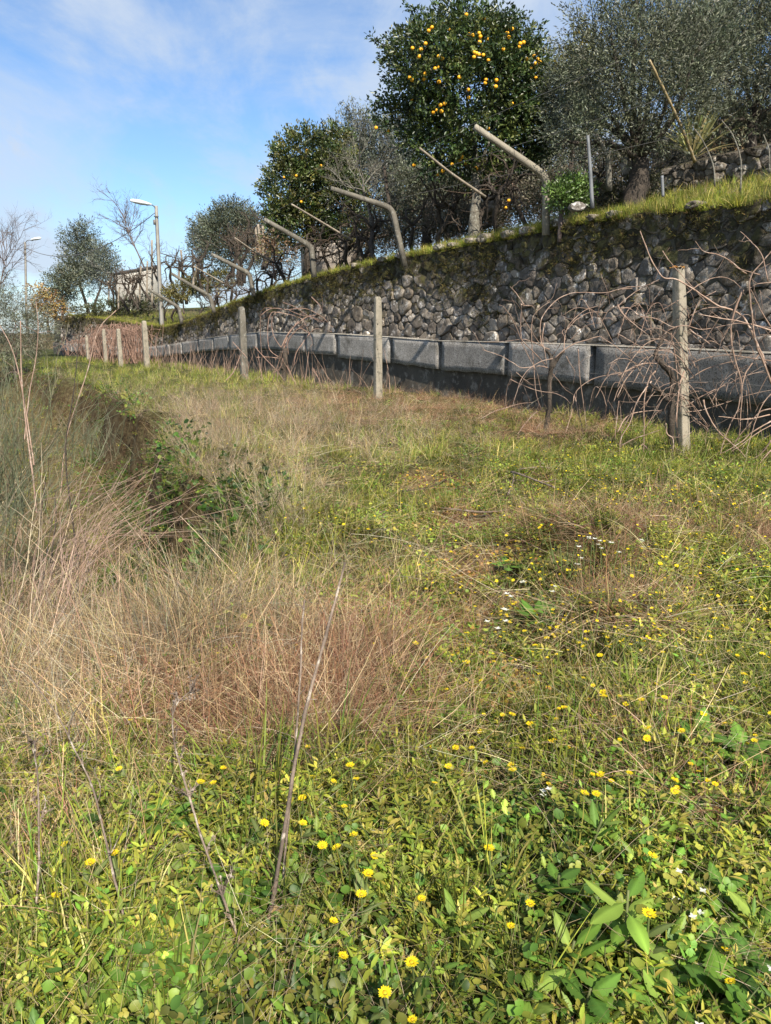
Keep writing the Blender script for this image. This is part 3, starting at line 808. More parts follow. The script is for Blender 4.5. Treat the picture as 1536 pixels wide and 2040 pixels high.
pole('wooden_pole', 'slim pale pole slanting below the small citrus tree', 'pole', [(703, 480), (640, 442), (581, 407)], 22.6, 21.2, [.03, .022], 'wood')
pole('wooden_pole', 'slim pole slanting in front of the round silvery olive', 'pole', [(549, 525), (505, 500), (468, 474)], 29, 27.5, [.035, .028], 'wood')
pole('wooden_pole', 'slim pole slanting over the yellowish slope', 'pole', [(459, 572), (420, 550), (386, 531)], 35, 33.5, [.038, .03], 'wood')
pole('wooden_stake', 'dark upright stake with a white tip at the elbow of a bent post', 'stake', [(781, 440), (772, 385), (765, 332)], 19.9, 19.9, [.05, .035], 'bark')
pole('bamboo_cane', 'long tan bamboo cane leaning in front of the big olive', 'cane', [(1384, 322), (1362, 265), (1335, 205), (1294, 120)], 14.6, 13.4, [.028, .018], 'bamboo', None, 9)
pole('metal_pole', 'straight grey metal pole beside the green bush', 'pole', [(1180, 415), (1176, 340), (1171, 270)], 13.2, 13.2, [.034, .024], 'metal')
pole('metal_pole', 'short dark pipe stuck in the grass by the olive trunk', 'pole', [(1321, 392), (1320, 372), (1319, 350)], 12.4, 12.4, .022, 'metal')
pole('tree_stake', 'curved pale mossy stem left of the olive trunk', 'stem', [(1213, 380), (1212, 325), (1205, 300), (1187, 268)], 14.6, 14.3, [.06, .03], 'greybark')
for i, (pts, y, lab) in enumerate([([(1475, 385), (1476, 320), (1460, 270), (1438, 240)], 12.0, 'thin bent vine stake before the low mossy wall'), ([(1424, 372), (1421, 330), (1400, 280), (1378, 250)], 12.6, 'thin crooked stem leaning along the low mossy wall'), ([(1533, 345), (1532, 300), (1521, 268)], 12.2, 'short twiggy stem at the end of the low mossy wall')]):
    pole('crooked_stem', lab, 'stem', pts, y, y, [.014, .006], 'greybark', 'crooked stems before the low mossy wall')
STAKES = [(217, 597, 560, 52), (236, 604, 572, 50), (303, 598, 478, 46), (279, 590, 530, 50), (363, 560, 498, 44), (357, 546, 520, 46), (385, 561, 504, 41), (391, 556, 520, 43), (517, 500, 447, 33), (524, 500, 450, 33), (511, 498, 452, 34), (293, 590, 520, 49)]
for u, vb, vt, y in STAKES:
    pole('wooden_stake', 'upright weathered vineyard stake among the far vines', 'stake', [(u + random.uniform(-1, 1), vb + 12), (u, (vb + vt) / 2), (u + random.uniform(-3, 3), vt)], y, y, [.06, .05], 'wood', 'upright stakes in the far vineyard')

# ------------------------------------------------------------------ grapevines
def walk(p, d, L, n, wob, grav=0.0):
    out = [A(p)]; d = A(d, float); d /= np.linalg.norm(d)
    for i in range(n):
        d = d + rng.normal(0, wob, 3) + A([0, 0, grav]); d /= np.linalg.norm(d); out.append(out[-1] + d * L / n)
    return A(out)
def traced(crop, scale, pts): return [(crop[0] + x * scale, crop[1] + y * scale) for x, y in pts]
def vine(label, trunk, canes, crop, sc, y, trunk_r, cane_mat='cane', rad=(.0062, .0027), spread=.35, group='bare grapevines along the slab wall', extra=0, side=True):
    tp_ = [traced(crop, sc, t) for t in trunk]
    b = pix(*tp_[0][0], y)
    root = thing('grapevine', label, 'grapevine', b, group)
    mb = MB()
    for i, t in enumerate(tp_):
        q = [pix(u, v, y + .04 * math.sin(j * 2.1)) for j, (u, v) in enumerate(t)]
        if i == 0: q = [q[0] - A([0, 0, .3])] + q
        tube(mb, spline(q, 16), trunk_r if i == 0 else [trunk_r[-1] * .9, trunk_r[-1] * .4], 8, jit=.22)
    mb.build('trunk', M['bark'], root)
    for cpts in canes:
        thick = 1.0
        if isinstance(cpts, tuple): thick, cpts = cpts
        t = traced(crop, sc, cpts); y0 = y + random.uniform(-.08, .08); y1 = y + random.uniform(-spread, spread * .7)
        q = spline([pix(u, v, y0 + (y1 - y0) * j / max(len(t) - 1, 1)) for j, (u, v) in enumerate(t)], max(8, len(t) * 4))
        q = q + np.cumsum(rng.normal(0, .0022, q.shape), 0)
        mb = MB(); rr = np.interp(np.linspace(0, 1, len(q)), [0, 1], [rad[0] * thick, rad[1] * thick]) * random.uniform(.85, 1.15)
        rr = rr * np.where(np.arange(len(rr)) % 4 == 0, 1.28, 1)
        tint = A([1, 1, 1]) * random.uniform(.65, 1.15)
        tube(mb, q, rr, 6, tint)
        if side:
            for _ in range(random.randint(1, 3)):
                i = random.randint(2, len(q) - 2); d = q[i] - q[i - 1]; d = d / np.linalg.norm(d) + rng.normal(0, .7, 3)
                tube(mb, walk(q[i], d, random.uniform(.12, .45), 6, .22, -.04), [rad[1] * .75, .0018], 4, tint * .9)
        mb.build('cane', M[cane_mat], root)
    return root, b
C1, S1 = (960, 560), 300 / 1536
V1T = [[(650, 1560), (672, 1400), (690, 1250), (688, 1100), (700, 950), (712, 860), (715, 790)], [(720, 880), (760, 810), (830, 720)], [(715, 800), (690, 745), (630, 690)]]
V1 = [[(690, 740), (560, 600), (430, 380), (405, 230)], [(430, 245), (330, 120), (280, 60)], [(405, 240), (440, 250), (525, 255)],
      [(660, 870), (540, 740), (400, 600), (370, 520), (300, 370), (235, 280), (180, 250)], [(400, 600), (395, 470), (405, 310), (400, 230)],
      (1.2, [(690, 740), (610, 640), (590, 480), (620, 350), (740, 200), (880, 125), (1000, 110), (1250, 110), (1400, 70), (1536, 62)]),
      [(530, 860), (510, 600), (515, 450), (550, 330), (700, 215)], (1.25, [(740, 790), (850, 700), (960, 640), (1090, 600), (1220, 570), (1250, 590), (1400, 690), (1536, 800)]),
      (1.2, [(840, 730), (850, 560), (900, 440), (1040, 300), (1190, 240)]), [(870, 500), (950, 400), (1080, 330), (1250, 325)],
      (1.2, [(720, 790), (590, 830), (480, 900), (400, 1000), (340, 1150), (300, 1290)]), (1.25, [(690, 700), (500, 620), (400, 600), (200, 620), (0, 630)]),
      [(670, 880), (560, 870), (400, 890), (300, 830), (180, 765), (0, 700)], [(400, 620), (480, 780), (560, 940), (600, 1130), (650, 1290)],
      [(670, 890), (760, 990), (840, 1090), (940, 1160)], (1.2, [(940, 1165), (960, 1260), (1000, 1450), (1025, 1640)]),
      [(940, 1170), (910, 1340), (850, 1530), (790, 1660), (700, 1740)], [(940, 1160), (1010, 1070), (1180, 980), (1400, 935), (1536, 900)],
      [(980, 680), (1000, 980), (1040, 1290), (1080, 1600)], [(290, 1000), (420, 1060), (600, 1120), (760, 1140), (870, 1200), (915, 1250)],
      [(0, 1400), (150, 1330), (400, 1260), (520, 1245)], (1.2, [(370, 1560), (430, 1470), (540, 1350), (610, 1310)]), [(520, 1570), (600, 1450), (720, 1350), (800, 1330)],
      [(640, 430), (620, 560), (620, 640), (660, 860)], [(530, 860), (545, 1050), (575, 1200), (620, 1300)], [(860, 770), (930, 900), (950, 920)],
      [(720, 760), (820, 620), (840, 540)], [(850, 600), (820, 520), (850, 490)], [(900, 610), (1000, 500), (1080, 450), (1190, 430)], [(350, 930), (430, 1000), (540, 1080)], [(240, 1290), (260, 1100), (290, 1010)]]
y1v = pixz(1087, 868, 0)[1]
vine('dark vine trunk with a fan of bare canes before the slab joint', V1T, V1, C1, S1, y1v, [.042, .034, .036])
C2, S2 = (1230, 460), 306 / 1357
V2T = [[(470, 2030), (475, 1850), (480, 1650), (478, 1500), (490, 1300), (420, 1200), (330, 1110)], [(450, 1500), (390, 1430), (330, 1380), (280, 1350)], [(335, 1110), (345, 1060), (375, 1000), (440, 900), (530, 850)]]
V2 = [[(330, 1110), (370, 1000), (440, 900), (530, 850), (620, 845), (740, 875), (880, 855), (1000, 830), (1100, 825), (1357, 870)],
      [(0, 520), (110, 490), (250, 480), (370, 430)], [(0, 670), (110, 570), (250, 490), (370, 430)], (1.2, [(0, 650), (60, 750), (160, 830), (270, 910)]),
      [(0, 680), (100, 680), (200, 750), (330, 770), (470, 840), (530, 850)], [(540, 610), (400, 690), (290, 720), (190, 750)], (1.2, [(0, 910), (100, 970), (220, 1030), (320, 1110)]),
      (1.3, [(0, 1470), (60, 1330), (150, 1210), (250, 1110), (320, 1090)]), (1.2, [(0, 1280), (180, 1190), (300, 1170), (420, 1180), (500, 1220), (600, 1300)]),
      (1.35, [(340, 1240), (280, 1310), (230, 1440), (215, 1600), (220, 1800), (210, 2000)]), (1.35, [(300, 1330), (240, 1400), (170, 1520), (110, 1700), (40, 1830), (30, 1960)]),
      (1.4, [(470, 900), (490, 1010), (510, 1180), (530, 1380), (520, 1560), (510, 1720), (530, 1870), (570, 2000)]), (1.4, [(590, 1240), (550, 1360), (530, 1520), (515, 1700)]),
      [(0, 1380), (100, 1180), (230, 1020), (340, 960), (430, 960), (490, 1010)], (1.2, [(620, 870), (720, 640), (870, 540)]), [(610, 550), (740, 470), (860, 415), (980, 420), (1100, 510)],
      [(640, 750), (760, 690), (950, 690)], [(640, 1310), (780, 1220), (900, 1170), (1050, 1130), (1230, 1070)], [(590, 1560), (760, 1450), (960, 1360), (1100, 1290), (1300, 1240)],
      [(600, 1600), (760, 1580), (960, 1520), (1120, 1460), (1357, 1410)], (1.2, [(640, 870), (760, 960), (880, 1050)]), [(720, 1080), (830, 870), (930, 720)], [(560, 1560), (690, 1650), (820, 1760)],
      [(30, 1900), (150, 1840), (270, 1800), (380, 1760)], [(400, 1160), (420, 1080), (480, 1020)], [(430, 1700), (440, 1800), (490, 1840), (490, 2030)], [(220, 1880), (260, 1920), (300, 2000)], [(215, 1890), (180, 1950)],
      [(400, 180), (460, 270), (560, 380), (700, 540), (800, 640)], [(0, 1780), (90, 1640), (260, 1585), (390, 1590)], [(20, 1790), (120, 1640), (200, 1490)]]
y2v = p1[1] - .12
V3T = [[(1500, 2100), (1480, 1800), (1430, 1500), (1400, 1280), (1357, 1170)], [(1400, 1280), (1357, 1350)]]
for _ in range(58):                           # finer shoots between the two vines
    x0, y0 = random.uniform(-200, 1250), random.uniform(700, 1900); a_ = random.uniform(-1, 1); L_ = random.uniform(250, 620)
    V2.append((.62, [(x0, y0), (x0 + L_ * .4 * a_, y0 - L_ * .45), (x0 + L_ * .9 * a_, y0 - L_ * .55), (x0 + L_ * 1.3 * a_, y0 - L_ * random.uniform(-.2, .5))]))
V3 = [(1.7, [(1357, 1270), (1300, 1170), (1260, 1080), (1200, 960), (1150, 850), (1090, 760), (1000, 705), (880, 670), (720, 570), (600, 490), (480, 430), (370, 415), (290, 310), (230, 180), (160, 0)]),
      (1.9, [(1357, 1350), (1290, 1160), (1230, 1020), (1190, 870), (1165, 700), (1150, 520), (1170, 410), (1270, 280), (1357, 170)]),
      (1.6, [(1110, 520), (1040, 690), (1000, 830), (1000, 980), (1030, 1130), (1090, 1330), (1090, 1440), (1075, 1600), (1060, 1840)]),
      (1.6, [(1260, 1080), (1190, 1170), (1130, 1270), (1100, 1400), (1075, 1560), (1010, 1700), (940, 1880), (910, 2000)]),
      (1.2, [(1357, 880), (1100, 805), (900, 765), (700, 735)]), (1.2, [(1357, 1150), (1200, 1130), (960, 1105), (770, 1130), (640, 1180)]), [(1140, 380), (1000, 270), (880, 200), (760, 170), (690, 90)],
      [(1260, 390), (1080, 330), (960, 240), (830, 190)], [(1330, 450), (1280, 230), (1200, 110), (1090, 0)], [(1357, 455), (1230, 470), (1150, 510)], (1.2, [(1357, 850), (1270, 690), (1180, 520)]),
      (1.2, [(760, 1490), (800, 1620), (900, 1780), (1060, 1920), (1140, 2010)]), (1.3, [(1357, 1570), (1260, 1600), (1180, 1700), (1050, 1860), (1020, 1990)]), (1.4, [(1357, 1680), (1200, 1760), (1060, 1870), (900, 1950)]),
      (1.4, [(1357, 1850), (1280, 1960), (1180, 2030)]), (1.3, [(1357, 1620), (1130, 1660), (980, 1640), (890, 1630)]), [(1357, 1440), (1290, 1520), (1240, 1640), (1190, 1780), (1140, 1990)], [(1357, 880), (1280, 960), (1240, 1020)],
      [(1700, 700), (1560, 800), (1440, 1000), (1400, 1250)], (1.4, [(1750, 1500), (1600, 1400), (1480, 1420), (1400, 1300)]), (1.5, [(1357, 1940), (1300, 2000), (1240, 2060)]), [(1360, 1720), (1230, 1800), (1100, 1900), (1010, 1960)]]
vine('gnarled black vine trunk hugging the square post with orange lichen', V2T, V2, C2, S2, y2v, [.05, .042, .048, .042, .035, .034, .03], spread=.3)
vine('spreading vine whose pale thick canes arch in front of the stone wall', V3T, V3, C2, S2, p1[1] - .55, [.07, .06, .05], spread=.25)
C3, S3 = (440, 590), 280 / 1536
V4T = [[(700, 960), (690, 820), (705, 700), (700, 570)], [(690, 800), (650, 690), (660, 600)]]
V4 = [[(700, 600), (640, 540), (570, 430), (550, 330), (560, 230), (600, 180), (670, 180)], [(660, 680), (540, 600), (510, 480), (515, 320), (540, 210), (600, 185), (840, 240), (920, 320), (1020, 560)],
      [(450, 680), (435, 450), (435, 220), (470, 140), (560, 130)], [(440, 210), (520, 150), (600, 135), (720, 150), (860, 135), (960, 150), (1100, 220), (1180, 290), (1280, 355), (1370, 340)],
      (1.3, [(680, 590), (720, 450), (800, 340), (860, 290)]), (1.3, [(660, 560), (740, 400), (850, 290), (940, 230), (1040, 210)]), [(700, 560), (790, 420), (880, 330), (960, 300)], (1.3, [(690, 580), (730, 440), (800, 330), (850, 270)]),
      [(740, 640), (740, 480), (860, 350), (970, 400), (1050, 350), (1220, 390)], [(680, 70), (800, 110), (960, 210), (1110, 280)], [(740, 150), (860, 200), (1000, 230), (1130, 280), (1230, 340)],
      [(990, 10), (1080, 100), (1120, 200)], [(970, 400), (900, 500), (820, 620), (790, 760)], [(680, 680), (650, 780), (560, 850), (480, 1000)], [(690, 690), (760, 830), (820, 950), (880, 1010)], [(390, 670), (520, 665), (660, 680)],
      [(370, 550), (480, 680), (600, 800), (720, 960)], [(240, 850), (350, 920), (430, 870)], [(130, 500), (220, 600), (300, 680)], (1.4, [(60, 920), (140, 830), (180, 740), (220, 640)]), [(900, 1000), (930, 830), (960, 600), (1000, 520)], [(1000, 800), (1080, 930), (1110, 1080)],
      [(1000, 780), (1060, 880), (1090, 1000)], [(560, 940), (630, 740), (680, 600)], [(480, 980), (430, 780), (400, 560)]]
y4v = pixz(566, 765, 0)[1]
vine('vine with arching reddish canes over the slab edge', V4T, V4, C3, S3, y4v, [.09, .075, .08], 'redcane', (.0115, .0065), .8)
# sticks, dry stems standing before the slabs
mb = MB()
for _ in range(230):
    s = random.uniform(s_at_u(820), s_at_u(330)); p = wpos(s, random.uniform(.25, 1.5), 0); p[2] = gz(p[0], p[1]) - .02
    if random.random() < .25: p = p4 + (p3 - p4) * random.random() + A([U(-.6, .6), U(-.3, .3), 0]); p[2] = gz(p[0], p[1]) - .02
    L = random.uniform(.4, 1.25); tube(mb, walk(p, (random.gauss(0, .25), random.gauss(0, .25), 1), L, 7, .07, -.01), [.007, .002], 4, A([1, .97, .93]) * random.uniform(.6, 1.3), False)
tag(mb.build('dry_stems', M['cane']), 'thin dead stems standing in front of the far slabs', 'dead stems', None, 'stuff')
def tangled(label, u0, u1, vb, vt, y, ncane, seed, mat='cane'):
    b = pix((u0 + u1) / 2, vb, y); root = thing('grapevine', label, 'grapevine', b, 'bare grapevines along the slab wall')
    mb = MB(); H = pix(0, vt, y)[2] - b[2]
    tube(mb, spline([b - A([0, 0, .3]), b + A([.05, 0, H * .25]), b + A([-.03, 0, H * .55])], 10), [.1, .06], 7, jit=.2); mb.build('trunk', M['bark'], root)
    for j in range(ncane):
        u = random.uniform(u0, u1); mb = MB()
        for _ in range(5):
            u += random.uniform(-8, 8); q = pix(u, random.uniform(vb - 8, vb), y + U(-.6, .6)); top = pix(u + random.uniform(-18, 18), random.uniform(vt, (vt * 2 + vb) / 3), q[1]); e = pix(u + random.uniform(-40, 40), random.uniform(vt + 10, vb), q[1] + U(-.8, .5))
            tube(mb, spline([q, q + (top - q) * .6 + A([U(-.2, .2), 0, 0]), top, e], 12), [.013, .007], 5, A([1, .9, .88]) * random.uniform(.4, 1.1), False)
        mb.build('cane', M[mat], root)
tangled('tangled pink vine between the thin posts, below the hedge slope', 225, 300, 728, 640, 37.2, 20, 1)
tangled('tangled pink vine bush in the middle of the thin posts', 180, 250, 720, 645, 42, 18, 2)
tangled('last low tangle of pink vine canes by the wall corner', 135, 195, 712, 668, 48, 12, 3)

# old vine trunks on top of the stone wall: three shapes, copied along the row
def vine_shape(seed, label):
    r = thing('vine_trunk', label, 'grapevine', (0, 0, 0), 'gnarled vines in the row above the stone wall')
    mb = MB(); st = walk((0, 0, -.4), (0.05, 0, 1), 1.45, 10, .16); tube(mb, st, [.075, .055, .06, .05], 7, jit=.25); mb.build('trunk', M['bark'], r)
    mb = MB()
    for k in range(5):
        d = (random.gauss(0, .6), random.gauss(0, .6), random.uniform(.1, .9)); arm = walk(st[-1], d, random.uniform(.6, 1.3), 9, .3, -.02); tube(mb, arm, [.035, .012], 6, jit=.2)
        for _ in range(7):
            i = random.randint(2, 8); tube(mb, walk(arm[i], (random.gauss(0, .8), random.gauss(0, .8), random.gauss(.4, .5)), random.uniform(.3, .9), 8, .28, -.03), [.008, .003], 4, (2.2, 1.9, 1.7) if random.random() < .3 else (1.3, 1.2, 1.1), False)
    mb.build('cane', M['bark'], r)
    return r
VLAB = 'old black vine trunk with twisted canes in the row on the stone wall'
protos = [vine_shape(i, VLAB) for i in range(4)]
def copy_thing(o, loc, rz, sc=1.0, label=None):
    c = o.copy(); scene.collection.objects.link(c); c.location = Vector(loc); c.rotation_euler = (0, 0, rz); c.scale = (sc, sc, sc)
    if label: c['label'] = label
    for ch in o.children:
        d = ch.copy(); scene.collection.objects.link(d); d.parent = c
    return c
VROW = [(1058, 433), (1142, 425), (1000, 448), (962, 450), (905, 470), (870, 480), (832, 490), (757, 507), (735, 512), (722, 516), (705, 520), (692, 522), (668, 526), (655, 530), (640, 534), (598, 545), (583, 550), (560, 556), (545, 560), (530, 566), (515, 572), (480, 585), (470, 590), (455, 596), (440, 602), (412, 612), (400, 616), (385, 622), (372, 628), (345, 640), (335, 642)]
for i, (u, v) in enumerate(VROW):
    s = s_at_u(u, v); w = random.uniform(.9, 1.9) if i > 1 else 1.9; p = wpos(s, -.42 - w, 0); p[2] = zterr(s, w) - .02
    # slide along the wall so that it stands on the photo's column
    for _ in range(6):
        du = proj(p)[0][0] - u; s += du / 1532 * p[1] * 1.4; p = wpos(s, -.42 - w, 0); p[2] = zterr(s, w) - .02
    rz = math.atan2(-1, 0) + random.uniform(-.9, .9); sc = random.uniform(.85, 1.15)
    o = protos[i % 4]
    if i < 4: o.location = Vector(p); o.rotation_euler = (0, 0, rz); o.scale = (sc, sc, sc)
    else: o = copy_thing(o, p, rz, sc, VLAB)
    if i == 0: o['label'] = 'dark vine trunk standing beside the foot of the largest bent post'
    if i == 1: o['label'] = 'dark forked vine trunk standing in front of the green bush'
far_lab = 'small dark vine silhouetted in the far vineyard beside a stake'
for i in range(26):
    u = random.uniform(215, 545); v = np.interp(u, [215, 300, 400, 545], [598, 590, 566, 505]) + random.uniform(-8, 14); y = np.interp(u, [215, 545], [53, 33])
    o = copy_thing(protos[i % 4], pix(u, v, y), random.uniform(0, 6), random.uniform(1.0, 1.3), far_lab); o['group'] = 'small vines of the far vineyard'

# ------------------------------------------------------------------ trees
def lobes_from(px, y, dy=.55, k_=1.0):
    out = []
    for e in px:
        u, v, ru, rv = e[:4]; off = e[4] if len(e) > 4 else random.uniform(-dy, dy)
        c = pix(u, v, y + off); k = k_ * (y + off) / FPX
        out.append((c, A([ru * k, (ru + rv) / 2 * k * .9, rv * k * 1.03])))
    return out
def lobe_points(lobes, n, rmin=.5, rmax=1.03, upb=.15, rag=.34):
    vol = A([np.prod(r) ** .72 for _, r in lobes]); pr = vol / vol.sum()
    idx = rng.choice(len(lobes), n, p=pr)
    C = A([l[0] for l in lobes])[idx]; Rr = A([l[1] for l in lobes])[idx]
    d = rng.normal(size=(n, 3)); d[:, 2] += upb; d /= np.linalg.norm(d, axis=1, keepdims=True)
    rad = rmin + (rmax - rmin) * U(0, 1, n) ** .6
    # ragged outline: the radius wanders with direction
    rad = rad * (1 + rag * fbm(d[:, 0] * 2.3 + idx * 7.1, d[:, 2] * 2.3 + d[:, 1] * 1.7, 83, 3))
    return C + d * Rr * rad[:, None], d
def sprays(mb, P, D, per, leafL, leafW, cols, twigL=.22, spread=.9, up=.25, jit=.22, fold=.25, gap=None):
    n = len(P)
    T = D + A([0, 0, up]) + rng.normal(0, .45, (n, 3)); T /= np.linalg.norm(T, axis=1, keepdims=True)
    f = np.tile(np.linspace(0, 1, per), n); i = np.repeat(np.arange(n), per)
    c = P[i] + T[i] * (f * twigL)[:, None] + rng.normal(0, leafL * .35, (n * per, 3))
    d = T[i] * (.35 + .65 * f)[:, None] + rng.normal(0, spread * .55, (n * per, 3))
    tint = palette(cols, n, jit)[i] * (1 + rng.normal(0, .14, (n * per, 1)))
    leaves(mb, c, d, leafL * U(.7, 1.25, n * per), leafW * U(.75, 1.2, n * per), np.clip(tint, .004, 1), fold)
def trunk_mb(base, fork, lobes, r0, r1, nb=1.0, sink=.6, sides=9, thin=3, thinr=.012):
    mb = MB()
    tube(mb, spline([base - A([0, 0, sink]), base, (base + fork) / 2 + A([U(-.06, .06), U(-.06, .06), 0]), fork], 14), np.interp(np.linspace(0, 1, 14), [0, .35, 1], [r0 * 1.5, r0 * 1.05, r1]), sides, jit=.12)
    for c, r in lobes:
        m = (fork + c) / 2 + rng.normal(0, .12, 3) * np.linalg.norm(c - fork) * .5
        br = spline([fork, m, c, c + (c - fork) * .18], 10); tube(mb, br, [r1 * .42, r1 * .10], 6, jit=.1)
        for _ in range(thin):
            i = random.randint(4, 9); d = rng.normal(size=3); tube(mb, walk(br[i], d, r.mean() * random.uniform(.6, 1.0), 6, .2), [thinr, thinr * .3], 4, cap=False)
    return mb
def tree(label, cat, name, base, fork, lobes, n, per, leafL, leafW, cols, bark, r0, r1, leafmat_='leaf', twigL=.25, up=.25, group=None, rmin=.5, spread=.9, thin=3, upb=.15):
    root = thing(name, label, cat, base, group)
    trunk_mb(base, fork, lobes, r0, r1, thin=thin).build('trunk', M[bark], root)
    mb = MB(); P, D = lobe_points(lobes, n, rmin, 1.03, upb); sprays(mb, P, D, per, leafL, leafW, cols, twigL, spread, up)
    mb.build('crown', M[leafmat_], root)
    return root
ORANGE_LEAF = [(.034, .060, .018), (.046, .076, .020), (.028, .048, .016), (.062, .092, .022), (.10, .118, .030)]
YO = 19.4
ol = lobes_from([(915, 84, 100, 62, .2), (850, 125, 78, 72, -.4), (1000, 110, 78, 70, -.2), (925, 165, 150, 95, 0), (830, 232, 72, 50, .1), (1040, 180, 62, 92, 0), (940, 262, 150, 66, 0), (1030, 285, 70, 62, .3), (880, 300, 62, 42, -.3), (960, 335, 75, 40, .4), (1060, 240, 45, 60, -.1), (800, 90, 30, 20, .2), (1050, 130, 45, 40, .1), (985, 40, 36, 22, .3), (905, 36, 24, 18, .1)], YO, .55, .86)
ob = pix(945, 435, YO); of = pix(950, 345, YO)
ot = thing('orange_tree', 'large orange tree laden with fruit, the tallest crown above the stone wall', 'orange tree', ob)
trunk_mb(ob, of, ol[:11], .115, .10, thin=5).build('trunk', M['greybark'], ot)
P, D = lobe_points(ol, 4000, .35, 1.04, .1, .5)
mb = MB(); sprays(mb, P, D, 12, .10, .048, ORANGE_LEAF, .26, .95, .2)
for pts in ([(800, 110), (770, 92), (742, 78)], [(790, 215), (765, 205), (742, 203)], [(760, 255), (752, 235), (745, 215)], [(840, 40), (830, 22), (812, 14)], [(900, 40), (922, 24), (926, 8)], [(1090, 165), (1098, 150), (1100, 140)]):
    q = spline([pix(u, v, YO) for u, v in pts], 8)
    for a in q: sprays(mb, np.repeat(a[None], 2, 0), rng.normal(0, .4, (2, 3)) + (q[-1] - q[0])[None], 7, .10, .046, ORANGE_LEAF[:3], .14, .8, .1)
mb.build('crown', M['leaf'], ot)
mb = MB()
for pts in ([(800, 110), (770, 92), (742, 78)], [(790, 215), (765, 205), (742, 203)]): tube(mb, spline([pix(u, v, YO) for u, v in [(860, 130 if pts[0][1] < 150 else 230)] + pts], 8), [.02, .006], 5)
mb.build('branch', M['bark'], ot)
FR = [(1036, 71), (870, 131), (955, 145), (1050, 165), (1068, 170), (1098, 160), (1104, 176), (1142, 190), (1100, 203), (1257, 139), (1233, 160), (1241, 180), (1215, 238), (840, 210), (777, 232), (818, 239), (808, 272), (903, 272), (920, 280), (886, 330), (899, 324), (1073, 275), (1085, 257), (1097, 263), (1142, 290), (762, 373), (776, 385), (836, 355), (833, 380), (1002, 372), (1130, 383), (1127, 400), (1181, 386), (1178, 417), (1048, 470), (1256, 498), (773, 477), (932, 499), (912, 505), (877, 542), (890, 530), (917, 536), (1424, 536), (1380, 285), (1368, 305), (1345, 330), (1370, 373), (1328, 285), (1296, 210), (1312, 205), (1140, 617), (783, 795), (966, 790), (1017, 756), (1032, 785), (1004, 772), (1085, 810), (900, 838), (923, 824), (602, 615), (1240, 965), (1225, 1000), (1360, 268), (1390, 300), (1046, 432), (905, 395), (1118, 265), (1290, 225), (1075, 252), (855, 148), (1120, 90), (660, 630)]

def sphere_mesh(name, mat, sub=2):
    me = bpy.data.meshes.new(name); bm = bmesh.new(); bmesh.ops.create_icosphere(bm, subdivisions=sub, radius=1)
    for f in bm.faces: f.smooth = True
    bm.to_mesh(me); bm.free(); me.materials.append(mat)
    at = me.attributes.new('tint', 'FLOAT_COLOR', 'POINT'); at.data.foreach_set('color', np.ones(len(me.vertices) * 4, np.float32)); return me
omesh = sphere_mesh('orange', M['peel'])
def front_y(u, v, lobes, dflt):
    d = ray(u, v); o = A([0, 0, CAMZ]); best = None
    for c, r in lobes:
        a = d / r; b = (o - c) / r; aa, bb, cc = a @ a, 2 * a @ b, b @ b - 1; dis = bb * bb - 4 * aa * cc
        if dis > 0:
            t = (-bb - math.sqrt(dis)) / (2 * aa)
            if best is None or t < best: best = t
    return dflt if best is None else (o + d * best)[1]
for x, y in FR:
    u, v = 500 + x * .414, y * .414
    fy = front_y(u, v, ol, YO) - .02 + random.uniform(-.05, .10)
    o = bpy.data.objects.new('orange', omesh); scene.collection.objects.link(o); o.parent = ot
    p = pix(u, v, fy); o.location = Vector(p - ob); s_ = random.uniform(.038, .046); o.scale = (s_, s_, s_ * .96)
# small citrus with yellowing leaves
CIT = [(.045, .072, .02), (.065, .09, .022), (.09, .105, .028), (.035, .055, .016), (.12, .115, .03)]
YC = 25.5
cl_ = lobes_from([(610, 315, 58, 44), (665, 296, 38, 34), (582, 385, 52, 62), (645, 392, 60, 66), (612, 445, 68, 38), (690, 410, 40, 50), (560, 425, 24, 26), (670, 345, 36, 40)], YC)
ct = tree('medium citrus tree with yellowish leaves beside the large orange tree', 'citrus tree', 'citrus_tree', pix(612, 540, YC), pix(618, 470, YC), cl_, 3000, 12, .105, .05, CIT, 'bark', .14, .10, twigL=.26)
for (u, v) in [(566, 353), (590, 350), (612, 300), (640, 330), (600, 402)]:
    o = bpy.data.objects.new('orange', omesh); scene.collection.objects.link(o); o.parent = ct
    o.location = Vector(pix(u, v, front_y(u, v, cl_, YC) + .06) - wloc(ct)); o.scale = (.042,) * 3
OLV = [(.085, .098, .062), (.11, .125, .085), (.065, .075, .045), (.155, .17, .13), (.055, .064, .036)]
OLD = [(.082, .094, .05), (.115, .125, .075), (.056, .066, .036), (.165, .175, .12), (.07, .074, .04)]
PALE = [(.15, .165, .125), (.12, .135, .095), (.20, .21, .17), (.09, .1, .066)]
def olive(label, base, fork, px, y, n, cols, r0=.16, leafL=.075, leafW=.02, per=14, rmin=.35, twig=.4, dy=.6, thin=4, name='olive_tree'):
    return tree(label, 'olive tree', name, pix(*base, y), pix(*fork, y), lobes_from(px, y, dy), n, per, leafL, leafW, cols, 'bark', r0, r0 * .75, 'olive', twig, .45, 'olive trees', rmin, .75, thin, .3)
olive('big grey-green olive with a thick dark trunk on the grass strip', (1262, 405), (1275, 318), [(1225, 110, 75, 80), (1310, 85, 85, 68), (1180, 190, 60, 78), (1275, 185, 95, 75), (1375, 130, 62, 80), (1235, 262, 70, 44), (1325, 215, 70, 45), (1140, 225, 34, 50), (1268, 42, 22, 34), (1150, 285, 36, 36)], 14.8, 2200, OLD, .2, .07, .019, 23, .25, .55, .9)
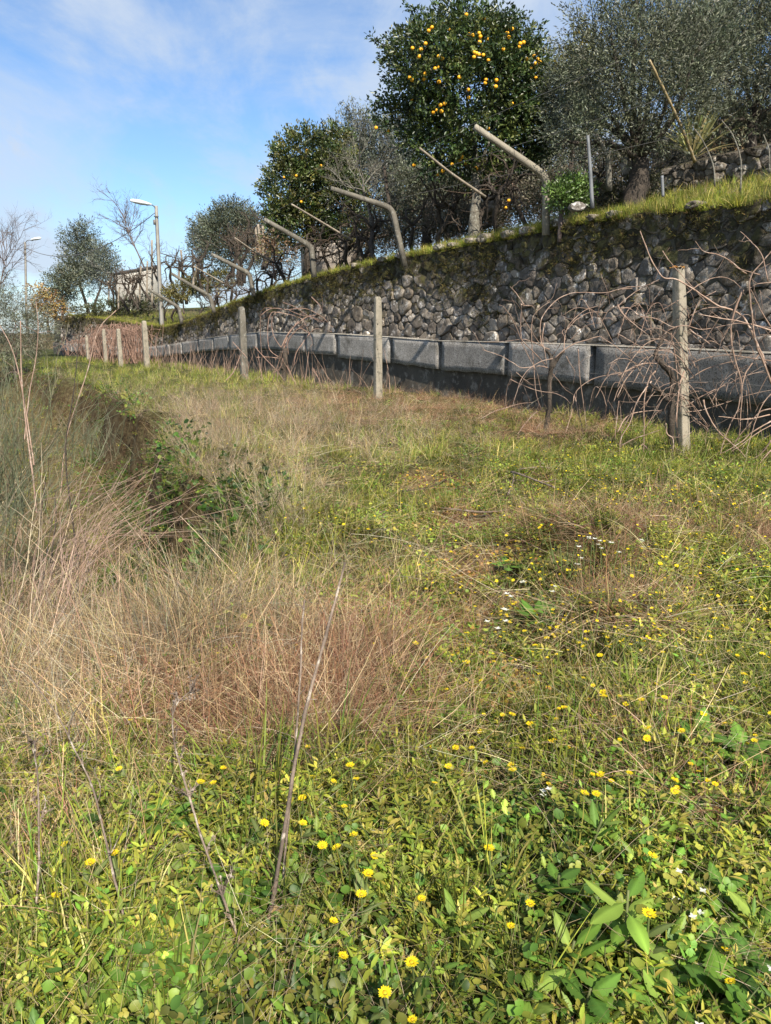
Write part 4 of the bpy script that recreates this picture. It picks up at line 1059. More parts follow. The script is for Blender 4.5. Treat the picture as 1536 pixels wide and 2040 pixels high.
olive('dark olive overhanging the end of the low mossy wall', (1500, 330), (1500, 240), [(1480, 70, 62, 62), (1530, 110, 80, 90), (1445, 165, 55, 70), (1520, 200, 70, 50), (1600, 90, 80, 80), (1600, 200, 80, 70), (1515, 30, 34, 34), (1440, 240, 40, 30)], 17.5, 1900, OLD, .13, .08, .022, 22, .25, .4, .9)
olive('tall pale olive showing above and between the two dark olives', (1400, 320), (1400, 170), [(1400, 75, 34, 44), (1370, 100, 34, 44), (1428, 40, 18, 34), (1335, 85, 30, 34), (1440, 100, 30, 60), (1405, 150, 50, 50)], 23, 1800, OLV, .13, .095, .028, 14, .2, .5)
olive('pale silvery olive between the citrus tree and the orange tree', (735, 505), (735, 420), [(705, 275, 32, 42), (745, 305, 48, 58), (790, 305, 44, 52), (715, 350, 46, 50), (775, 370, 52, 48), (820, 365, 44, 44), (860, 385, 46, 40)], 29, 2400, PALE, .13, .11, .032, 14, .2, .5)
olive('dark leafy olive standing behind the orange tree trunk', (850, 470), (855, 410), [(820, 390, 40, 40), (880, 380, 46, 36), (930, 385, 46, 34), (990, 375, 44, 34), (1040, 360, 40, 40), (790, 430, 30, 34), (1085, 345, 34, 40), (1120, 300, 30, 50)], 24, 1900, OLD, .12, .1, .032, 13, .2, .45)
olive('sparse airy olive filling the gap right of the orange tree', (1135, 400), (1138, 320), [(1128, 195, 22, 40), (1145, 160, 16, 26), (1135, 245, 30, 46), (1165, 260, 30, 46), (1115, 150, 8, 22)], 19, 900, OLV, .07, .08, .024, 13, .2, .45)
tree('small tree with yellow leaves in front of the big olive', 'shrub', 'yellow_leaved_tree', pix(1165, 330, 17.5), pix(1166, 220, 17.5), lobes_from([(1165, 108, 26, 34), (1150, 140, 22, 26), (1180, 130, 18, 28)], 17.5), 150, 9, .09, .045, [(.28, .23, .04), (.2, .18, .04), (.12, .13, .03)], 'twig', .03, .02, twigL=.25, thin=3)
olive('round silvery olive above the far vineyard', (478, 545), (475, 505), [(462, 465, 50, 42), (490, 480, 36, 40), (435, 480, 32, 40), (465, 435, 26, 22), (500, 450, 14, 24), (440, 440, 14, 22), (470, 505, 50, 26)], 42, 2000, [(.12, .135, .09), (.09, .1, .06), (.06, .07, .042)], .12, .13, .045, 12, .3, .6)
olive('small pale olive peeping out behind the round silvery olive', (402, 545), (402, 505), [(400, 462, 16, 20), (408, 482, 20, 24), (396, 498, 14, 18)], 52, 420, PALE, .09, .16, .055, 11, .2, .6)
olive('tall slender olive with a pale leaning trunk above the corner of the wall', (176, 622), (158, 565), [(150, 480, 24, 22), (168, 470, 18, 22), (160, 515, 32, 34), (145, 545, 24, 26), (185, 520, 24, 30), (175, 555, 28, 26)], 62, 1300, OLV, .13, .16, .055, 12, .2, .7)
olive('sparse olive with a bent pale trunk next to the white shed', (185, 622), (200, 575), [(205, 515, 22, 20), (215, 540, 22, 24), (195, 550, 24, 26), (220, 565, 18, 20)], 60, 560, PALE, .10, .16, .055, 11, .15, .7)
olive('low dark olive in front of the pale leaning trunks', (125, 628), (128, 600), [(118, 570, 24, 24), (135, 565, 22, 26), (112, 598, 22, 18), (140, 595, 16, 18)], 59, 700, OLD, .10, .15, .055, 11, .3, .6)
tree('shrub with yellow and rusty autumn leaves at the wall corner', 'shrub', 'autumn_shrub', pix(95, 645, 52), pix(95, 625, 52), lobes_from([(95, 605, 28, 18), (75, 590, 20, 18), (110, 618, 22, 14), (85, 628, 26, 14)], 52), 420, 8, .14, .07, [(.28, .17, .05), (.32, .22, .06), (.18, .10, .05), (.14, .12, .05)], 'twig', .08, .05, twigL=.35)
def bare_tree(label, base, path, y, r, n, spread, name='bare_tree', mat='twig', lv=3, up=.03, group=None, tlen=1.0):
    q = [pix(u, v, y) for u, v in [base] + path]; root = thing(name, label, 'bare tree' if 'tree' in name else 'shrub', q[0], group)
    mb = MB(); sp = spline([q[0] - A([0, 0, .5])] + q, 20); tube(mb, sp, [r, r * .35], 7, jit=.1); mb.build('trunk', M[mat], root)
    mb = MB()
    def grow(p, d, L, rr, lev):
        w = walk(p, d, L, 7, .13, up); tube(mb, w, [rr, rr * .45], 4 if lev < 2 else 3, (1, 1, 1), False)
        if lev < lv:
            for _ in range(4 if lev else 5):
                i = random.randint(2, 7); dd = (w[i] - w[i - 1]); dd = dd / np.linalg.norm(dd) + rng.normal(0, .5, 3); grow(w[i], dd, L * random.uniform(.45, .7), rr * .55, lev + 1)
    for k in range(n):
        i = random.randint(int(len(sp) * .45), len(sp) - 1); d = sp[i] - sp[i - 1]; d = d / np.linalg.norm(d) + rng.normal(0, spread, 3) * A([1, 1, .6]); grow(sp[i], d, tlen * random.uniform(.7, 1.2), r * .4, 0)
    mb.build('branch', M[mat], root)
    return root
bare_tree('bare leafless tree leaning towards the street lamp', (292, 545), [(275, 505), (258, 470), (246, 432)], 60, .075, 12, .5, tlen=1.6)
bare_tree('small bare bush behind the street lamp pole', (300, 545), [(302, 520), (304, 500)], 58, .045, 7, .5, 'bare_bush', lv=2, tlen=1.1)
bare_tree('bare pinkish bush at the margin beside the far street lamp', (-10, 640), [(0, 570), (10, 520)], 30, .04, 12, .7, 'bare_bush', 'twig', 3, tlen=1.3)
bare_tree('grey leafless tree in front of the silvery olive, beside the bent post', (742, 470), [(735, 420), (726, 385), (722, 345)], 23, .05, 9, .75, 'bare_tree', 'greybark', 3, tlen=.9)
# shrubs at the margin and undergrowth
def bush(name, label, px, y, n, cols, leafL, leafW, per=8, mat='leaf', stem=.03, dy=.4, up=.3, group=None, rmin=.3, twig=.2):
    lb = lobes_from(px, y, dy); b = pix(px[0][0], max(e[1] + e[3] for e in px), y)
    return tree(label, 'bush', name, b, (b + lb[0][0]) / 2, lb, n, per, leafL, leafW, cols, 'twig', stem, stem * .7, mat, twig, up, group, rmin)
bush('green_bush', 'bright green leafy bush beside the grey metal pole', [(1118, 392, 18, 16), (1146, 384, 20, 20), (1164, 382, 12, 12), (1134, 402, 20, 10)], 14.6, 460, [(.09, .15, .03), (.12, .19, .045), (.07, .11, .025)], .06, .035, 9, up=.6)
bush('grey_green_bush', 'tall grey-green feathery bush at the edge of the field by the far lamp', [(30, 650, 70, 60), (-30, 620, 70, 80), (75, 660, 40, 36), (10, 700, 80, 30), (95, 680, 22, 20)], 30, 1500, [(.12, .125, .08), (.09, .1, .06), (.16, .155, .11)], .16, .02, 10, 'olive', .06, .8)
bush('hedge', 'dark green hedge on the slope above the far stone corner', [(215, 615, 40, 14), (265, 612, 40, 18), (175, 622, 34, 12), (300, 608, 26, 18)], 52, 700, [(.05, .06, .025), (.075, .08, .03), (.10, .095, .045)], .13, .06, 9)
bush('yellow_bush', 'yellowish bush on the slope between the far vine stakes', [(365, 580, 34, 14), (400, 568, 34, 16), (435, 558, 30, 16), (340, 592, 24, 10)], 42, 620, [(.20, .165, .045), (.15, .14, .045), (.10, .105, .035)], .13, .05, 9)
bush('reddish_bush', 'rusty leaved bush under the bent post by the round silvery olive', [(545, 480, 22, 22), (565, 500, 24, 20), (530, 500, 18, 18)], 30, 260, [(.20, .12, .07), (.15, .11, .06), (.16, .15, .05)], .1, .05, 8)
bush('scrub', 'dark scrub under the big olive left of its trunk', [(1235, 385, 26, 20), (1210, 395, 22, 14), (1290, 375, 26, 20)], 15.4, 330, [(.06, .062, .03), (.09, .085, .04)], .06, .02, 9, 'olive')
# shaded undergrowth closing the view beneath the crowns
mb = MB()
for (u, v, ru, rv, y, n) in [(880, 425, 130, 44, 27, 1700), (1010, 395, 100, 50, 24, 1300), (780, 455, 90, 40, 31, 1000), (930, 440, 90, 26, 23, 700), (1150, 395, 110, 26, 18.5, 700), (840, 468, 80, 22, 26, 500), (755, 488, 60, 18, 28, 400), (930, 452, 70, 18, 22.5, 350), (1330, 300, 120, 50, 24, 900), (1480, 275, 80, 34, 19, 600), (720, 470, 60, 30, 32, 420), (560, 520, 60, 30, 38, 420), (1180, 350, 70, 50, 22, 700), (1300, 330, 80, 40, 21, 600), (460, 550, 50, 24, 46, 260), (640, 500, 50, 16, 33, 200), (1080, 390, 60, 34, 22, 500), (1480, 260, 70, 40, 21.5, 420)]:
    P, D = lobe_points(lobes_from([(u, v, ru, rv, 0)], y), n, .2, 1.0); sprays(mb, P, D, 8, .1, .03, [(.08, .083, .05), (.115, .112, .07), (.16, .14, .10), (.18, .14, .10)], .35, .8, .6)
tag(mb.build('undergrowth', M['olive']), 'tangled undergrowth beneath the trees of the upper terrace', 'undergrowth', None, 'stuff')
# strap-leaved plant beyond the bamboo cane
def strap_plant(label, u, v, y, n, L, W):
    b = pix(u, v, y); root = thing('yucca', label, 'yucca', b)
    for i in range(n):
        a = random.uniform(0, 6.28); th = random.uniform(.05, 1.25); mb = MB()
        ribbons(mb, (b + A([.1 * math.cos(a), .1 * math.sin(a), U(0, .3)]))[None], A([a]), A([th]), A([random.uniform(0, .5)]), A([L * U(.75, 1.1)]), A([W]), 5, palette([(.36, .33, .14), (.22, .23, .09), (.12, .145, .05), (.42, .36, .17)], 1), 'leaf', .25)
        mb.build('leaf', M['weed'], root)
strap_plant('yucca with stiff yellow-green strap leaves beyond the bamboo cane', 1378, 318, 16.6, 64, 1.0, .055)
# rocks and bits of building glimpsed between the trunks
def rock(label, u, v, ru, rv, y, tint=(1.8, 1.75, 1.7), moss=-.4):
    c = pix(u, v, y); k = y / FPX
    V, Q, T, cc = stone_shape([(ru * k * math.cos(a), rv * k * math.sin(a)) for a in np.arange(8) * .785], rv * k * .8, 14, 0)
    W = c + np.column_stack([V[:, 0], -V[:, 2], V[:, 1]]); W2 = c + np.column_stack([V[:, 0], V[:, 2] * .8 + .05, V[:, 1]])
    b = MB(); b.add(W, Q, T, np.append(A(tint), moss)); b.add(W2, Q[:, ::-1], T[:, ::-1], np.append(A(tint), moss))
    return tag(b.build('boulder', M['stone'], origin=c), label, 'boulder')
rock('sunlit pale boulder leaning against the olive trunk', 1258, 325, 16, 26, 15.3)
rock('pale boulder among the trunks behind the largest bent post', 975, 408, 24, 18, 22, (1.5, 1.4, 1.3))
rock('low grey rock at the bottom of the green bush', 1150, 412, 16, 9, 12.9, (.9, .9, .9), -.1)
def building(name, label, cat, corners, y0, y1, depth, wallmat, roofmat, over=.15):
    (u0, vt0, vb0), (u1, vt1, vb1) = corners; a, b = pix(u0, vb0, y0), pix(u1, vb1, y1); za, zb = pix(u0, vt0, y0)[2], pix(u1, vt1, y1)[2]
    root = thing(name, label, cat, (a + b) / 2); t = (b - a); t[2] = 0; t /= np.linalg.norm(t); n = A([-t[1], t[0], 0]) ; n = n if n[1] > 0 else -n
    b0 = min(a[2], b[2]) - 1.0
    P = [a * A([1, 1, 0]), b * A([1, 1, 0]), b * A([1, 1, 0]) + n * depth, a * A([1, 1, 0]) + n * depth]
    V = A([p + A([0, 0, b0]) for p in P] + [P[0] + A([0, 0, za]), P[1] + A([0, 0, zb]), P[2] + A([0, 0, zb + .2]), P[3] + A([0, 0, za + .2])])
    mb = MB(); mb.add(V, [[0, 1, 5, 4], [1, 2, 6, 5], [2, 3, 7, 6], [3, 0, 4, 7], [0, 3, 2, 1]]); mb.build('wall', M[wallmat], root, smooth=False)
    top = V[4:]; c = top.mean(0); o = c + (top - c) * (1 + over * .3); o[:, 2] = top[:, 2] + .01; up = o + A([0, 0, .16])
    mb = MB(); mb.add(np.vstack([o, up]), [[3, 2, 1, 0], [4, 5, 6, 7], [0, 1, 5, 4], [1, 2, 6, 5], [2, 3, 7, 6], [3, 0, 4, 7]]); mb.build('roof', M[roofmat], root, smooth=False)
    return root
building('shed', 'low white shed with a dark flat roof behind the bare vines', 'shed', ((236, 547, 600), (318, 533, 590)), 56, 57, 5, 'plaster', 'roof')
building('outbuilding', 'pale pinkish outbuilding wall glimpsed behind the vine trunks', 'outbuilding', ((628, 482, 530), (722, 470, 520)), 30, 30.5, 3, 'pinkplaster', 'roof')
building('house', 'house with an ochre roof edge glimpsed under the dark olive', 'house', ((1468, 248, 300), (1640, 215, 290)), 24.5, 25.5, 4, 'ochre', 'ochre')
# ------------------------------------------------------------------ street lamps and their cable
def street_lamp(label, base, top, y, rb, rt, reach, dirx, lamp):
    b = pix(*base, y); t = pix(*top, y); root = thing('street_lamp', label, 'street lamp', b, 'street lamps along the far road')
    mb = MB(); h = t[2] - b[2]; n = 10
    for i in range(1): tube(mb, [b - A([0, 0, 1.2]), b] + [b + (t - b) * f for f in np.linspace(.1, 1, 9)], np.interp(np.linspace(0, 1, 11), [0, 1], [rb, rt]), 4)
    mb.build('pole', M['lamppole'], root, smooth=False)
    e = pix(*lamp, y - .6)
    q0 = b + (t - b) * .955
    mb = MB(); tube(mb, spline([q0, q0 + (e - q0) * A([.08, .08, 0]) + A([0, 0, (e[2] - q0[2]) * .55]), q0 + (e - q0) * A([.35, .35, .9]), e + (q0 - e) * .28, e], 16), [.032, .024], 7); mb.build('arm', M['metal'], root)
    d = (e - q0) * A([1, 1, 0]); d /= np.linalg.norm(d); s = A([-d[1], d[0], 0]); mb = MB(); k = 8; rings = []
    for f, w, hh in [(-.45, .05, .05), (-.2, .12, .09), (.1, .17, .12), (.45, .15, .10), (.62, .05, .05)]:
        a = np.arange(k) * 2 * math.pi / k; c = e + d * f * 1.1 + A([0, 0, f * .06]); rings.append(c + (np.cos(a) * w)[:, None] * s + (np.sin(a) * hh)[:, None] * A([0, 0, 1]))
    V = np.vstack(rings); kk = np.arange(k); k2 = (kk + 1) % k
    mb.add(V, np.vstack([np.stack([i * k + kk, i * k + k2, (i + 1) * k + k2, (i + 1) * k + kk], 1) for i in range(4)] + [A([[32, 33, 34, 35], [35, 36, 39, 32], [36, 37, 38, 39]])])); mb.build('lamp_head', M['lampwhite'], root)
    mb = MB(); tube(mb, [t - A([0, 0, h * .09]) + A([-.12, -.1, 0]), t - A([0, 0, h * .09]) + A([.12, -.1, 0])], .03, 6); tube(mb, [t - A([0, 0, h * .14]) + A([-.1, -.12, -.12]), t - A([0, 0, h * .14]) + A([-.1, -.12, .12])], .07, 6); mb.build('bracket', M['wire'], root)
    return t
LT1 = street_lamp('taller street lamp on a pale tapering pole rising behind the wall', (322, 642), (311, 410), 42, .13, .085, 2, -1, (284, 404))
LT2 = street_lamp('far smaller street lamp by the bare pinkish bush', (53, 640), (50, 482), 66, .12, .085, 2, -1, (70, 476))
def cable(label, a, b, sag):
    t = np.linspace(0, 1, 24); P = a[None] + (b - a)[None] * t[:, None]; P[:, 2] -= sag * 4 * t * (1 - t); mb = MB(); tube(mb, P, .022, 4); tag(mb.build('power_cable', M['wire'], origin=a), label, 'cable')
cable('sagging cable between the two street lamps', LT1 - A([.1, 0, .35]), LT2 - A([0, 0, .45]), 1.3)
cable('thin cable running from the tall street lamp towards the round silvery olive', LT1 - A([-.05, 0, 2.3]), pix(520, 520, 62), .5)

# ------------------------------------------------------------------ ground cover
pcoll = bpy.data.collections.new('cover_kinds')          # never linked to the scene; only instanced
def kind_set(tag_, builders, mat):
    c = bpy.data.collections.new(tag_); pcoll.children.link(c)
    for i, f in enumerate(builders):
        mb = MB(); f(mb); o = bpy.data.objects.new('%s_%02d' % (tag_, i), mb.mesh(tag_, M[mat])); c.objects.link(o)
    return c, len(builders)
def scatter(name, label, pts, kinds, scale, itint, tilt=.12, cat=None, seed=0, zsink=.0):
    coll, nk = kinds; n = len(pts)
    me = bpy.data.meshes.new(name); me.vertices.add(n); p = np.array(pts, float); p[:, 2] -= zsink
    me.vertices.foreach_set('co', p.astype(np.float32).ravel())
    def attr(nm, typ, data, key):
        a = me.attributes.new(nm, typ, 'POINT'); a.data.foreach_set(key, data)
    attr('rot', 'FLOAT_VECTOR', np.stack([rng.normal(0, tilt, n), rng.normal(0, tilt, n), U(0, 6.283, n)], 1).astype(np.float32).ravel(), 'vector')
    attr('scl', 'FLOAT', np.asarray(scale, np.float32).ravel(), 'value')
    attr('kind_index', 'INT', rng.integers(0, nk, n).astype(np.int32), 'value')
    it = np.hstack([np.asarray(itint, float), np.ones((n, 1))])
    attr('itint', 'FLOAT_COLOR', it.astype(np.float32).ravel(), 'color')
    ob = bpy.data.objects.new(name, me); scene.collection.objects.link(ob)
    ng = bpy.data.node_groups.new(name, 'GeometryNodeTree')
    ng.interface.new_socket('Geometry', in_out='INPUT', socket_type='NodeSocketGeometry'); ng.interface.new_socket('Geometry', in_out='OUTPUT', socket_type='NodeSocketGeometry')
    N, Lk = ng.nodes, ng.links
    gi, go = N.new('NodeGroupInput'), N.new('NodeGroupOutput')
    ci = N.new('GeometryNodeCollectionInfo'); ci.inputs['Collection'].default_value = coll; ci.inputs['Separate Children'].default_value = True; ci.inputs['Reset Children'].default_value = True
    ip = N.new('GeometryNodeInstanceOnPoints'); ip.inputs['Pick Instance'].default_value = True
    def na(nm, t):
        a = N.new('GeometryNodeInputNamedAttribute'); a.data_type = t; a.inputs['Name'].default_value = nm; return a.outputs['Attribute']
    Lk.new(gi.outputs[0], ip.inputs['Points']); Lk.new(ci.outputs[0], ip.inputs['Instance'])
    Lk.new(na('kind_index', 'INT'), ip.inputs['Instance Index']); Lk.new(na('rot', 'FLOAT_VECTOR'), ip.inputs['Rotation']); Lk.new(na('scl', 'FLOAT'), ip.inputs['Scale'])
    Lk.new(ip.outputs[0], go.inputs[0])
    md = ob.modifiers.new('spread', 'NODES'); md.node_group = ng
    return tag(ob, label, cat, None, 'stuff')

def b_grass(n, lo, hi, w, spread, lean, curve, cols, nseg=3, prof='blade', jit=.25, wild=.6):
    def f(mb):
        a = U(0, 6.283, n); r = spread * np.sqrt(U(0, 1, n)); base = np.stack([r * np.cos(a), r * np.sin(a), np.full(n, -.01)], 1)
        az = np.where(U(0, 1, n) < wild, a + rng.normal(0, .7, n), U(0, 6.283, n))
        ribbons(mb, base, az, np.abs(rng.normal(lean[0], lean[1], n)), rng.normal(curve[0], curve[1], n), U(lo, hi, n), w * U(.6, 1.3, n), nseg, palette(cols, n, jit), prof, 0, U(-1.2, 1.2, n))
    return f
GREEN = [(.155, .205, .028), (.22, .235, .034), (.10, .15, .022), (.27, .25, .06)]
DRY = [(.43, .325, .17), (.33, .235, .125), (.52, .42, .25), (.22, .15, .085)]
PINK = [(.38, .30, .20), (.27, .205, .14), (.50, .41, .29), (.17, .125, .085)]
RED = [(.29, .155, .085), (.35, .21, .12), (.20, .095, .055), (.40, .28, .17)]
K_grass = kind_set('grass_tuft', [b_grass(34, .07, .2, .0055, .06, (.35, .3), (.5, .4), GREEN + GREEN[:3] + [(.34, .29, .11)]) for _ in range(5)], 'igrass')
K_tall = kind_set('tall_green_tuft', [b_grass(30, .16, .38, .006, .06, (.22, .18), (.6, .4), GREEN) for _ in range(4)], 'igrass')
K_dry = kind_set('dry_tuft', [b_grass(46, .12, .58, .0026, .17, (.55, .45), (.7, .7), DRY + [(.3, .27, .2)], 5, 'stem', .32, .25) for _ in range(6)], 'idry')
K_pink = kind_set('pale_tuft', [b_grass(52, .2, .78, .0026, .17, (.5, .4), (.75, .7), PINK, 6, 'stem', .3, .3) for _ in range(6)], 'idry')
K_red = kind_set('rusty_mat', [b_grass(64, .12, .40, .0026, .13, (1.2, .35), (.3, .7), RED, 5, 'stem', .3, .2) for _ in range(6)], 'idry')
K_straw = kind_set('fallen_straw', [b_grass(16, .12, .5, .0017, .16, (1.3, .16), (.2, .35), DRY + [(.5, .44, .31)], 4, 'stem') for _ in range(6)], 'idry')
def leaf_blade(mb, base, az, th0, curve, L, W, tint, serr=.12, nseg=7, petiole=.25):
    """one broad leaf: petiole, midrib fold, wavy toothed edge"""
    t = np.linspace(0, 1, nseg * 2 + 1); th = th0 + curve * t; ds = L / (nseg * 2)
    hor = np.concatenate([[0], np.cumsum(np.sin(th[:-1]) * ds)]); ver = np.concatenate([[0], np.cumsum(np.cos(th[:-1]) * ds)])
    c, s = math.cos(az), math.sin(az); P = base + np.stack([hor * c, hor * s, ver], 1); nrm = np.stack([np.cos(th) * c, np.cos(th) * s, -np.sin(th)], 1); sd = A([-s, c, 0])
    tb = np.clip((t - petiole) / (1 - petiole), 0, 1)
    w = W / 2 * np.maximum(np.sin(math.pi * tb ** .8) ** .75, .05) * (1 + serr * np.where(np.arange(len(t)) % 2 == 0, 1, -1)); w[t < petiole] = .0018; w[-1] = .001
    wav = rng.normal(0, .12, len(t)); fold = .28
    cols = []
    for sgn, ff in ((-1, 1), (-.5, .55), (0, 0), (.5, .55), (1, 1)):
        cols.append(P + sd * (sgn * w)[:, None] - nrm * (w * fold * -ff * (1 + wav * sgn))[:, None])
    V = np.stack(cols, 1).reshape(-1, 3); Q = [[j * 5 + k, j * 5 + k + 1, (j + 1) * 5 + k + 1, (j + 1) * 5 + k] for j in range(nseg * 2) for k in range(4)]
    rib = np.tile(A([.88, 1, 1.3, 1, .88]), len(t))[:, None]
    mb.add(V, Q, None, np.clip(tint[None] * rib, 0, 1))
def b_clover(n, spread, h, r, cols, tre=False):
    def f(mb):
        a = U(0, 6.283, n); rr = spread * np.sqrt(U(0, 1, n)); hh = U(h[0], h[1], n)
        base = np.stack([rr * np.cos(a), rr * np.sin(a), np.full(n, -.01)], 1); az = a + rng.normal(0, .5, n); th = np.abs(rng.normal(.25, .2, n))
        ribbons(mb, base, az, th, np.full(n, .3), hh, np.full(n, .0018), 2, palette(GREEN, n), 'stem')
        tipc = base + np.stack([np.sin(th + .15) * hh * np.cos(az), np.sin(th + .15) * hh * np.sin(az), np.cos(th + .15) * hh], 1)
        if tre:                              # three leaflets or a toothed oval per stalk
            k = n // 2; a3 = U(0, 6.283, k); rr_ = U(r[0], r[1], k) * .62; nn = rng.normal(0, .3, (k, 3)) + A([0, 0, 1]); cc = palette(cols, k)
            for j in range(3):
                aj = a3 + j * 2.094; discs(mb, tipc[:k] + np.stack([np.cos(aj) * rr_ * 1.05, np.sin(aj) * rr_ * 1.05, rng.normal(0, .003, k)], 1), nn + rng.normal(0, .18, (k, 3)), rr_, cc, 6, .25)
            for q in range(k, n): leaf_blade(mb, tipc[q], az[q], U(.7, 1.5), U(-.2, .6), U(*r) * 2.6, U(*r) * 1.25, palette(cols, 1)[0], .16, 4, .08)
        else: discs(mb, tipc, rng.normal(0, .5, (n, 3)) + A([0, 0, 1]), U(r[0], r[1], n), palette(cols, n), 8, .28)
    return f
LEAFG = [(.105, .195, .026), (.15, .23, .032), (.07, .14, .022), (.20, .25, .042), (.22, .225, .042)]
K_clover = kind_set('round_leaf', [b_clover(40, .12, (.02, .095), (.005, .0135), LEAFG, i > 1) for i in range(6)], 'iweed')
K_mat = kind_set('low_mat', [b_clover(46, .11, (.008, .035), (.005, .011), LEAFG + [(.24, .2, .09), (.2, .2, .07)]) for _ in range(5)], 'iweed')
def b_weed(ns, H, L, W, cols, per=9):
    def f(mb):
        for _ in range(ns):
            b = A([U(-.06, .06), U(-.06, .06), -.01]); w = walk(b, (random.gauss(0, .25), random.gauss(0, .25), 1), U(*H), 7, .12)
            tube(mb, w, [.0026, .0014], 3, palette([(.16, .18, .06)], 1)[0], False)
            n = per; i = rng.integers(1, 8, n); a = U(0, 6.283, n)
            ribbons(mb, w[i], a, U(.5, 1.35, n), U(.1, .9, n), U(*L, n), U(*W, n), 3, palette(cols, n), 'leaf', .2)
    return f
YG = [(.23, .27, .032), (.30, .30, .04), (.155, .215, .03), (.33, .28, .06)]
K_weed = kind_set('leafy_weed', [b_weed(7, (.05, .15), (.018, .042), (.006, .012), YG, 13) for _ in range(6)], 'iweed')
def b_rosette(n, L, W, cols, serr=.12):
    def f(mb):
        for k in range(n):
            leaf_blade(mb, A([0, 0, 0]), U(0, 6.283), U(.45, 1.25), U(.2, .9), U(*L), U(*W), palette(cols, 1, .2)[0], serr)
    return f
K_ros = kind_set('leaf_rosette', [b_rosette(8, (.045, .095), (.014, .03), LEAFG) for _ in range(5)], 'iweed')
def b_stems(n, H, cols):
    def f(mb):
        for _ in range(n):
            b = A([U(-.1, .1), U(-.1, .1), -.02]); L = U(*H); w = walk(b, (random.gauss(.1, .22), random.gauss(0, .22), 1), L, 8, .07); c = palette(cols, 1)[0]
            tube(mb, w, [.0028, .0011], 3, c, False)
            for _ in range(5):
                i = random.randint(4, 8); tube(mb, walk(w[i], (random.gauss(0, .6), random.gauss(0, .6), 1), L * U(.08, .22), 4, .12), [.0013, .0008], 3, c * U(.8, 1.2), False)
    return f
K_stems = kind_set('dead_weed', [b_stems(5, (.45, 1.0), PINK) for _ in range(5)], 'idry')
K_moss = kind_set('moss_tuft', [b_grass(40, .015, .05, .006, .07, (.7, .4), (.3, .4), [(.05, .055, .018), (.075, .07, .022), (.04, .035, .018), (.10, .085, .035)], 2) for _ in range(4)], 'imoss')

def cand(n, y0, y1, p, xr=.66, xm=1.3):
    uq = U(0, 1, n); a = 1 - p
    y = (y0 ** a + uq * (y1 ** a - y0 ** a)) ** (1 / a)
    x = U(-1, 1, n) * (xr * y + xm)
    ok = x < np.interp(y, WP[:1250, 1], WP[:1250, 0]) - .02
    x, y = x[ok], y[ok]; P = np.stack([x, y, gz(x, y)], 1); u, v = proj(P); return P, u, v
def E(u, v, u0, v0, ru, rv): return np.exp(-((u - u0) / ru) ** 2 - ((v - v0) / rv) ** 2)
def pathd(P): return np.sqrt(np.min((P[:, 0, None] - path_pts[:, 0]) ** 2 + (P[:, 1, None] - path_pts[:, 1]) ** 2, -1))
def wdist(P): return np.interp(P[:, 1], WP[:1250, 1], WP[:1250, 0]) - P[:, 0]
def edged(P): return np.interp(P[:, 1], edge_y, edge_x) + EDGEW(P[:, 1]) - P[:, 0]           # > 0: below the terrace edge
def keep(P, u, v, dens):
    k = U(0, 1, len(P)) < dens; return P[k], u[k], v[k]
def jitcol(n, s=.14, base=(1, 1, 1)): return np.clip(A(base) * (1 + rng.normal(0, s, (n, 1))) * (1 + rng.normal(0, s * .14, (n, 3))), .3, 2)
face = lambda P: sstep(edged(P), -.05, .15) * (P[:, 1] > 5.6) * sstep(P[:, 1], 5.6, 6.6)
red_zone = lambda u, v: np.clip(1.4 * E(u, v, 545, 1445, 210, 88) + 1.2 * E(u, v, 690, 1350, 90, 105) + .95 * E(u, v, 1185, 1078, 135, 46) + .75 * E(u, v, 1240, 1235, 120, 60) + 1.2 * E(u, v, 1515, 1080, 65, 40) + 1.3 * E(u, v, 880, 815, 190, 30) + 1.2 * E(u, v, 1100, 868, 140, 24) + .8 * E(u, v, 690, 795, 120, 22) + .6 * E(u, v, 1290, 1500, 110, 55) + .6 * E(u, v, 1330, 1010, 70, 30) + .12 * E(u, v, 960, 1010, 140, 40) + .3 * E(u, v, 830, 1250, 120, 60) + .12 * E(u, v, 960, 1190, 80, 90) + .5 * E(u, v, 60, 1700, 110, 80) + .45 * E(u, v, 1430, 1640, 90, 60), 0, 1)
dry_zone = lambda u, v, P: np.clip((E(u, v, 150, 1140, 260, 140) + .85 * E(u, v, 80, 1340, 190, 190) + .6 * E(u, v, 360, 1290, 240, 110) + .3 * E(u, v, 620, 1260, 150, 120) + .6 * E(u, v, 540, 840, 280, 60) + .35 * E(u, v, 800, 900, 220, 55) + .4 * E(u, v, 430, 900, 170, 90) + .10 * (v < 1150) * (u < 900) + .45 * sstep(edged(P), -.1, .6) * (P[:, 1] > 3.2)) * (1 - .8 * face(P)) * (1 - .9 * red_zone(u, v)), 0, 1)

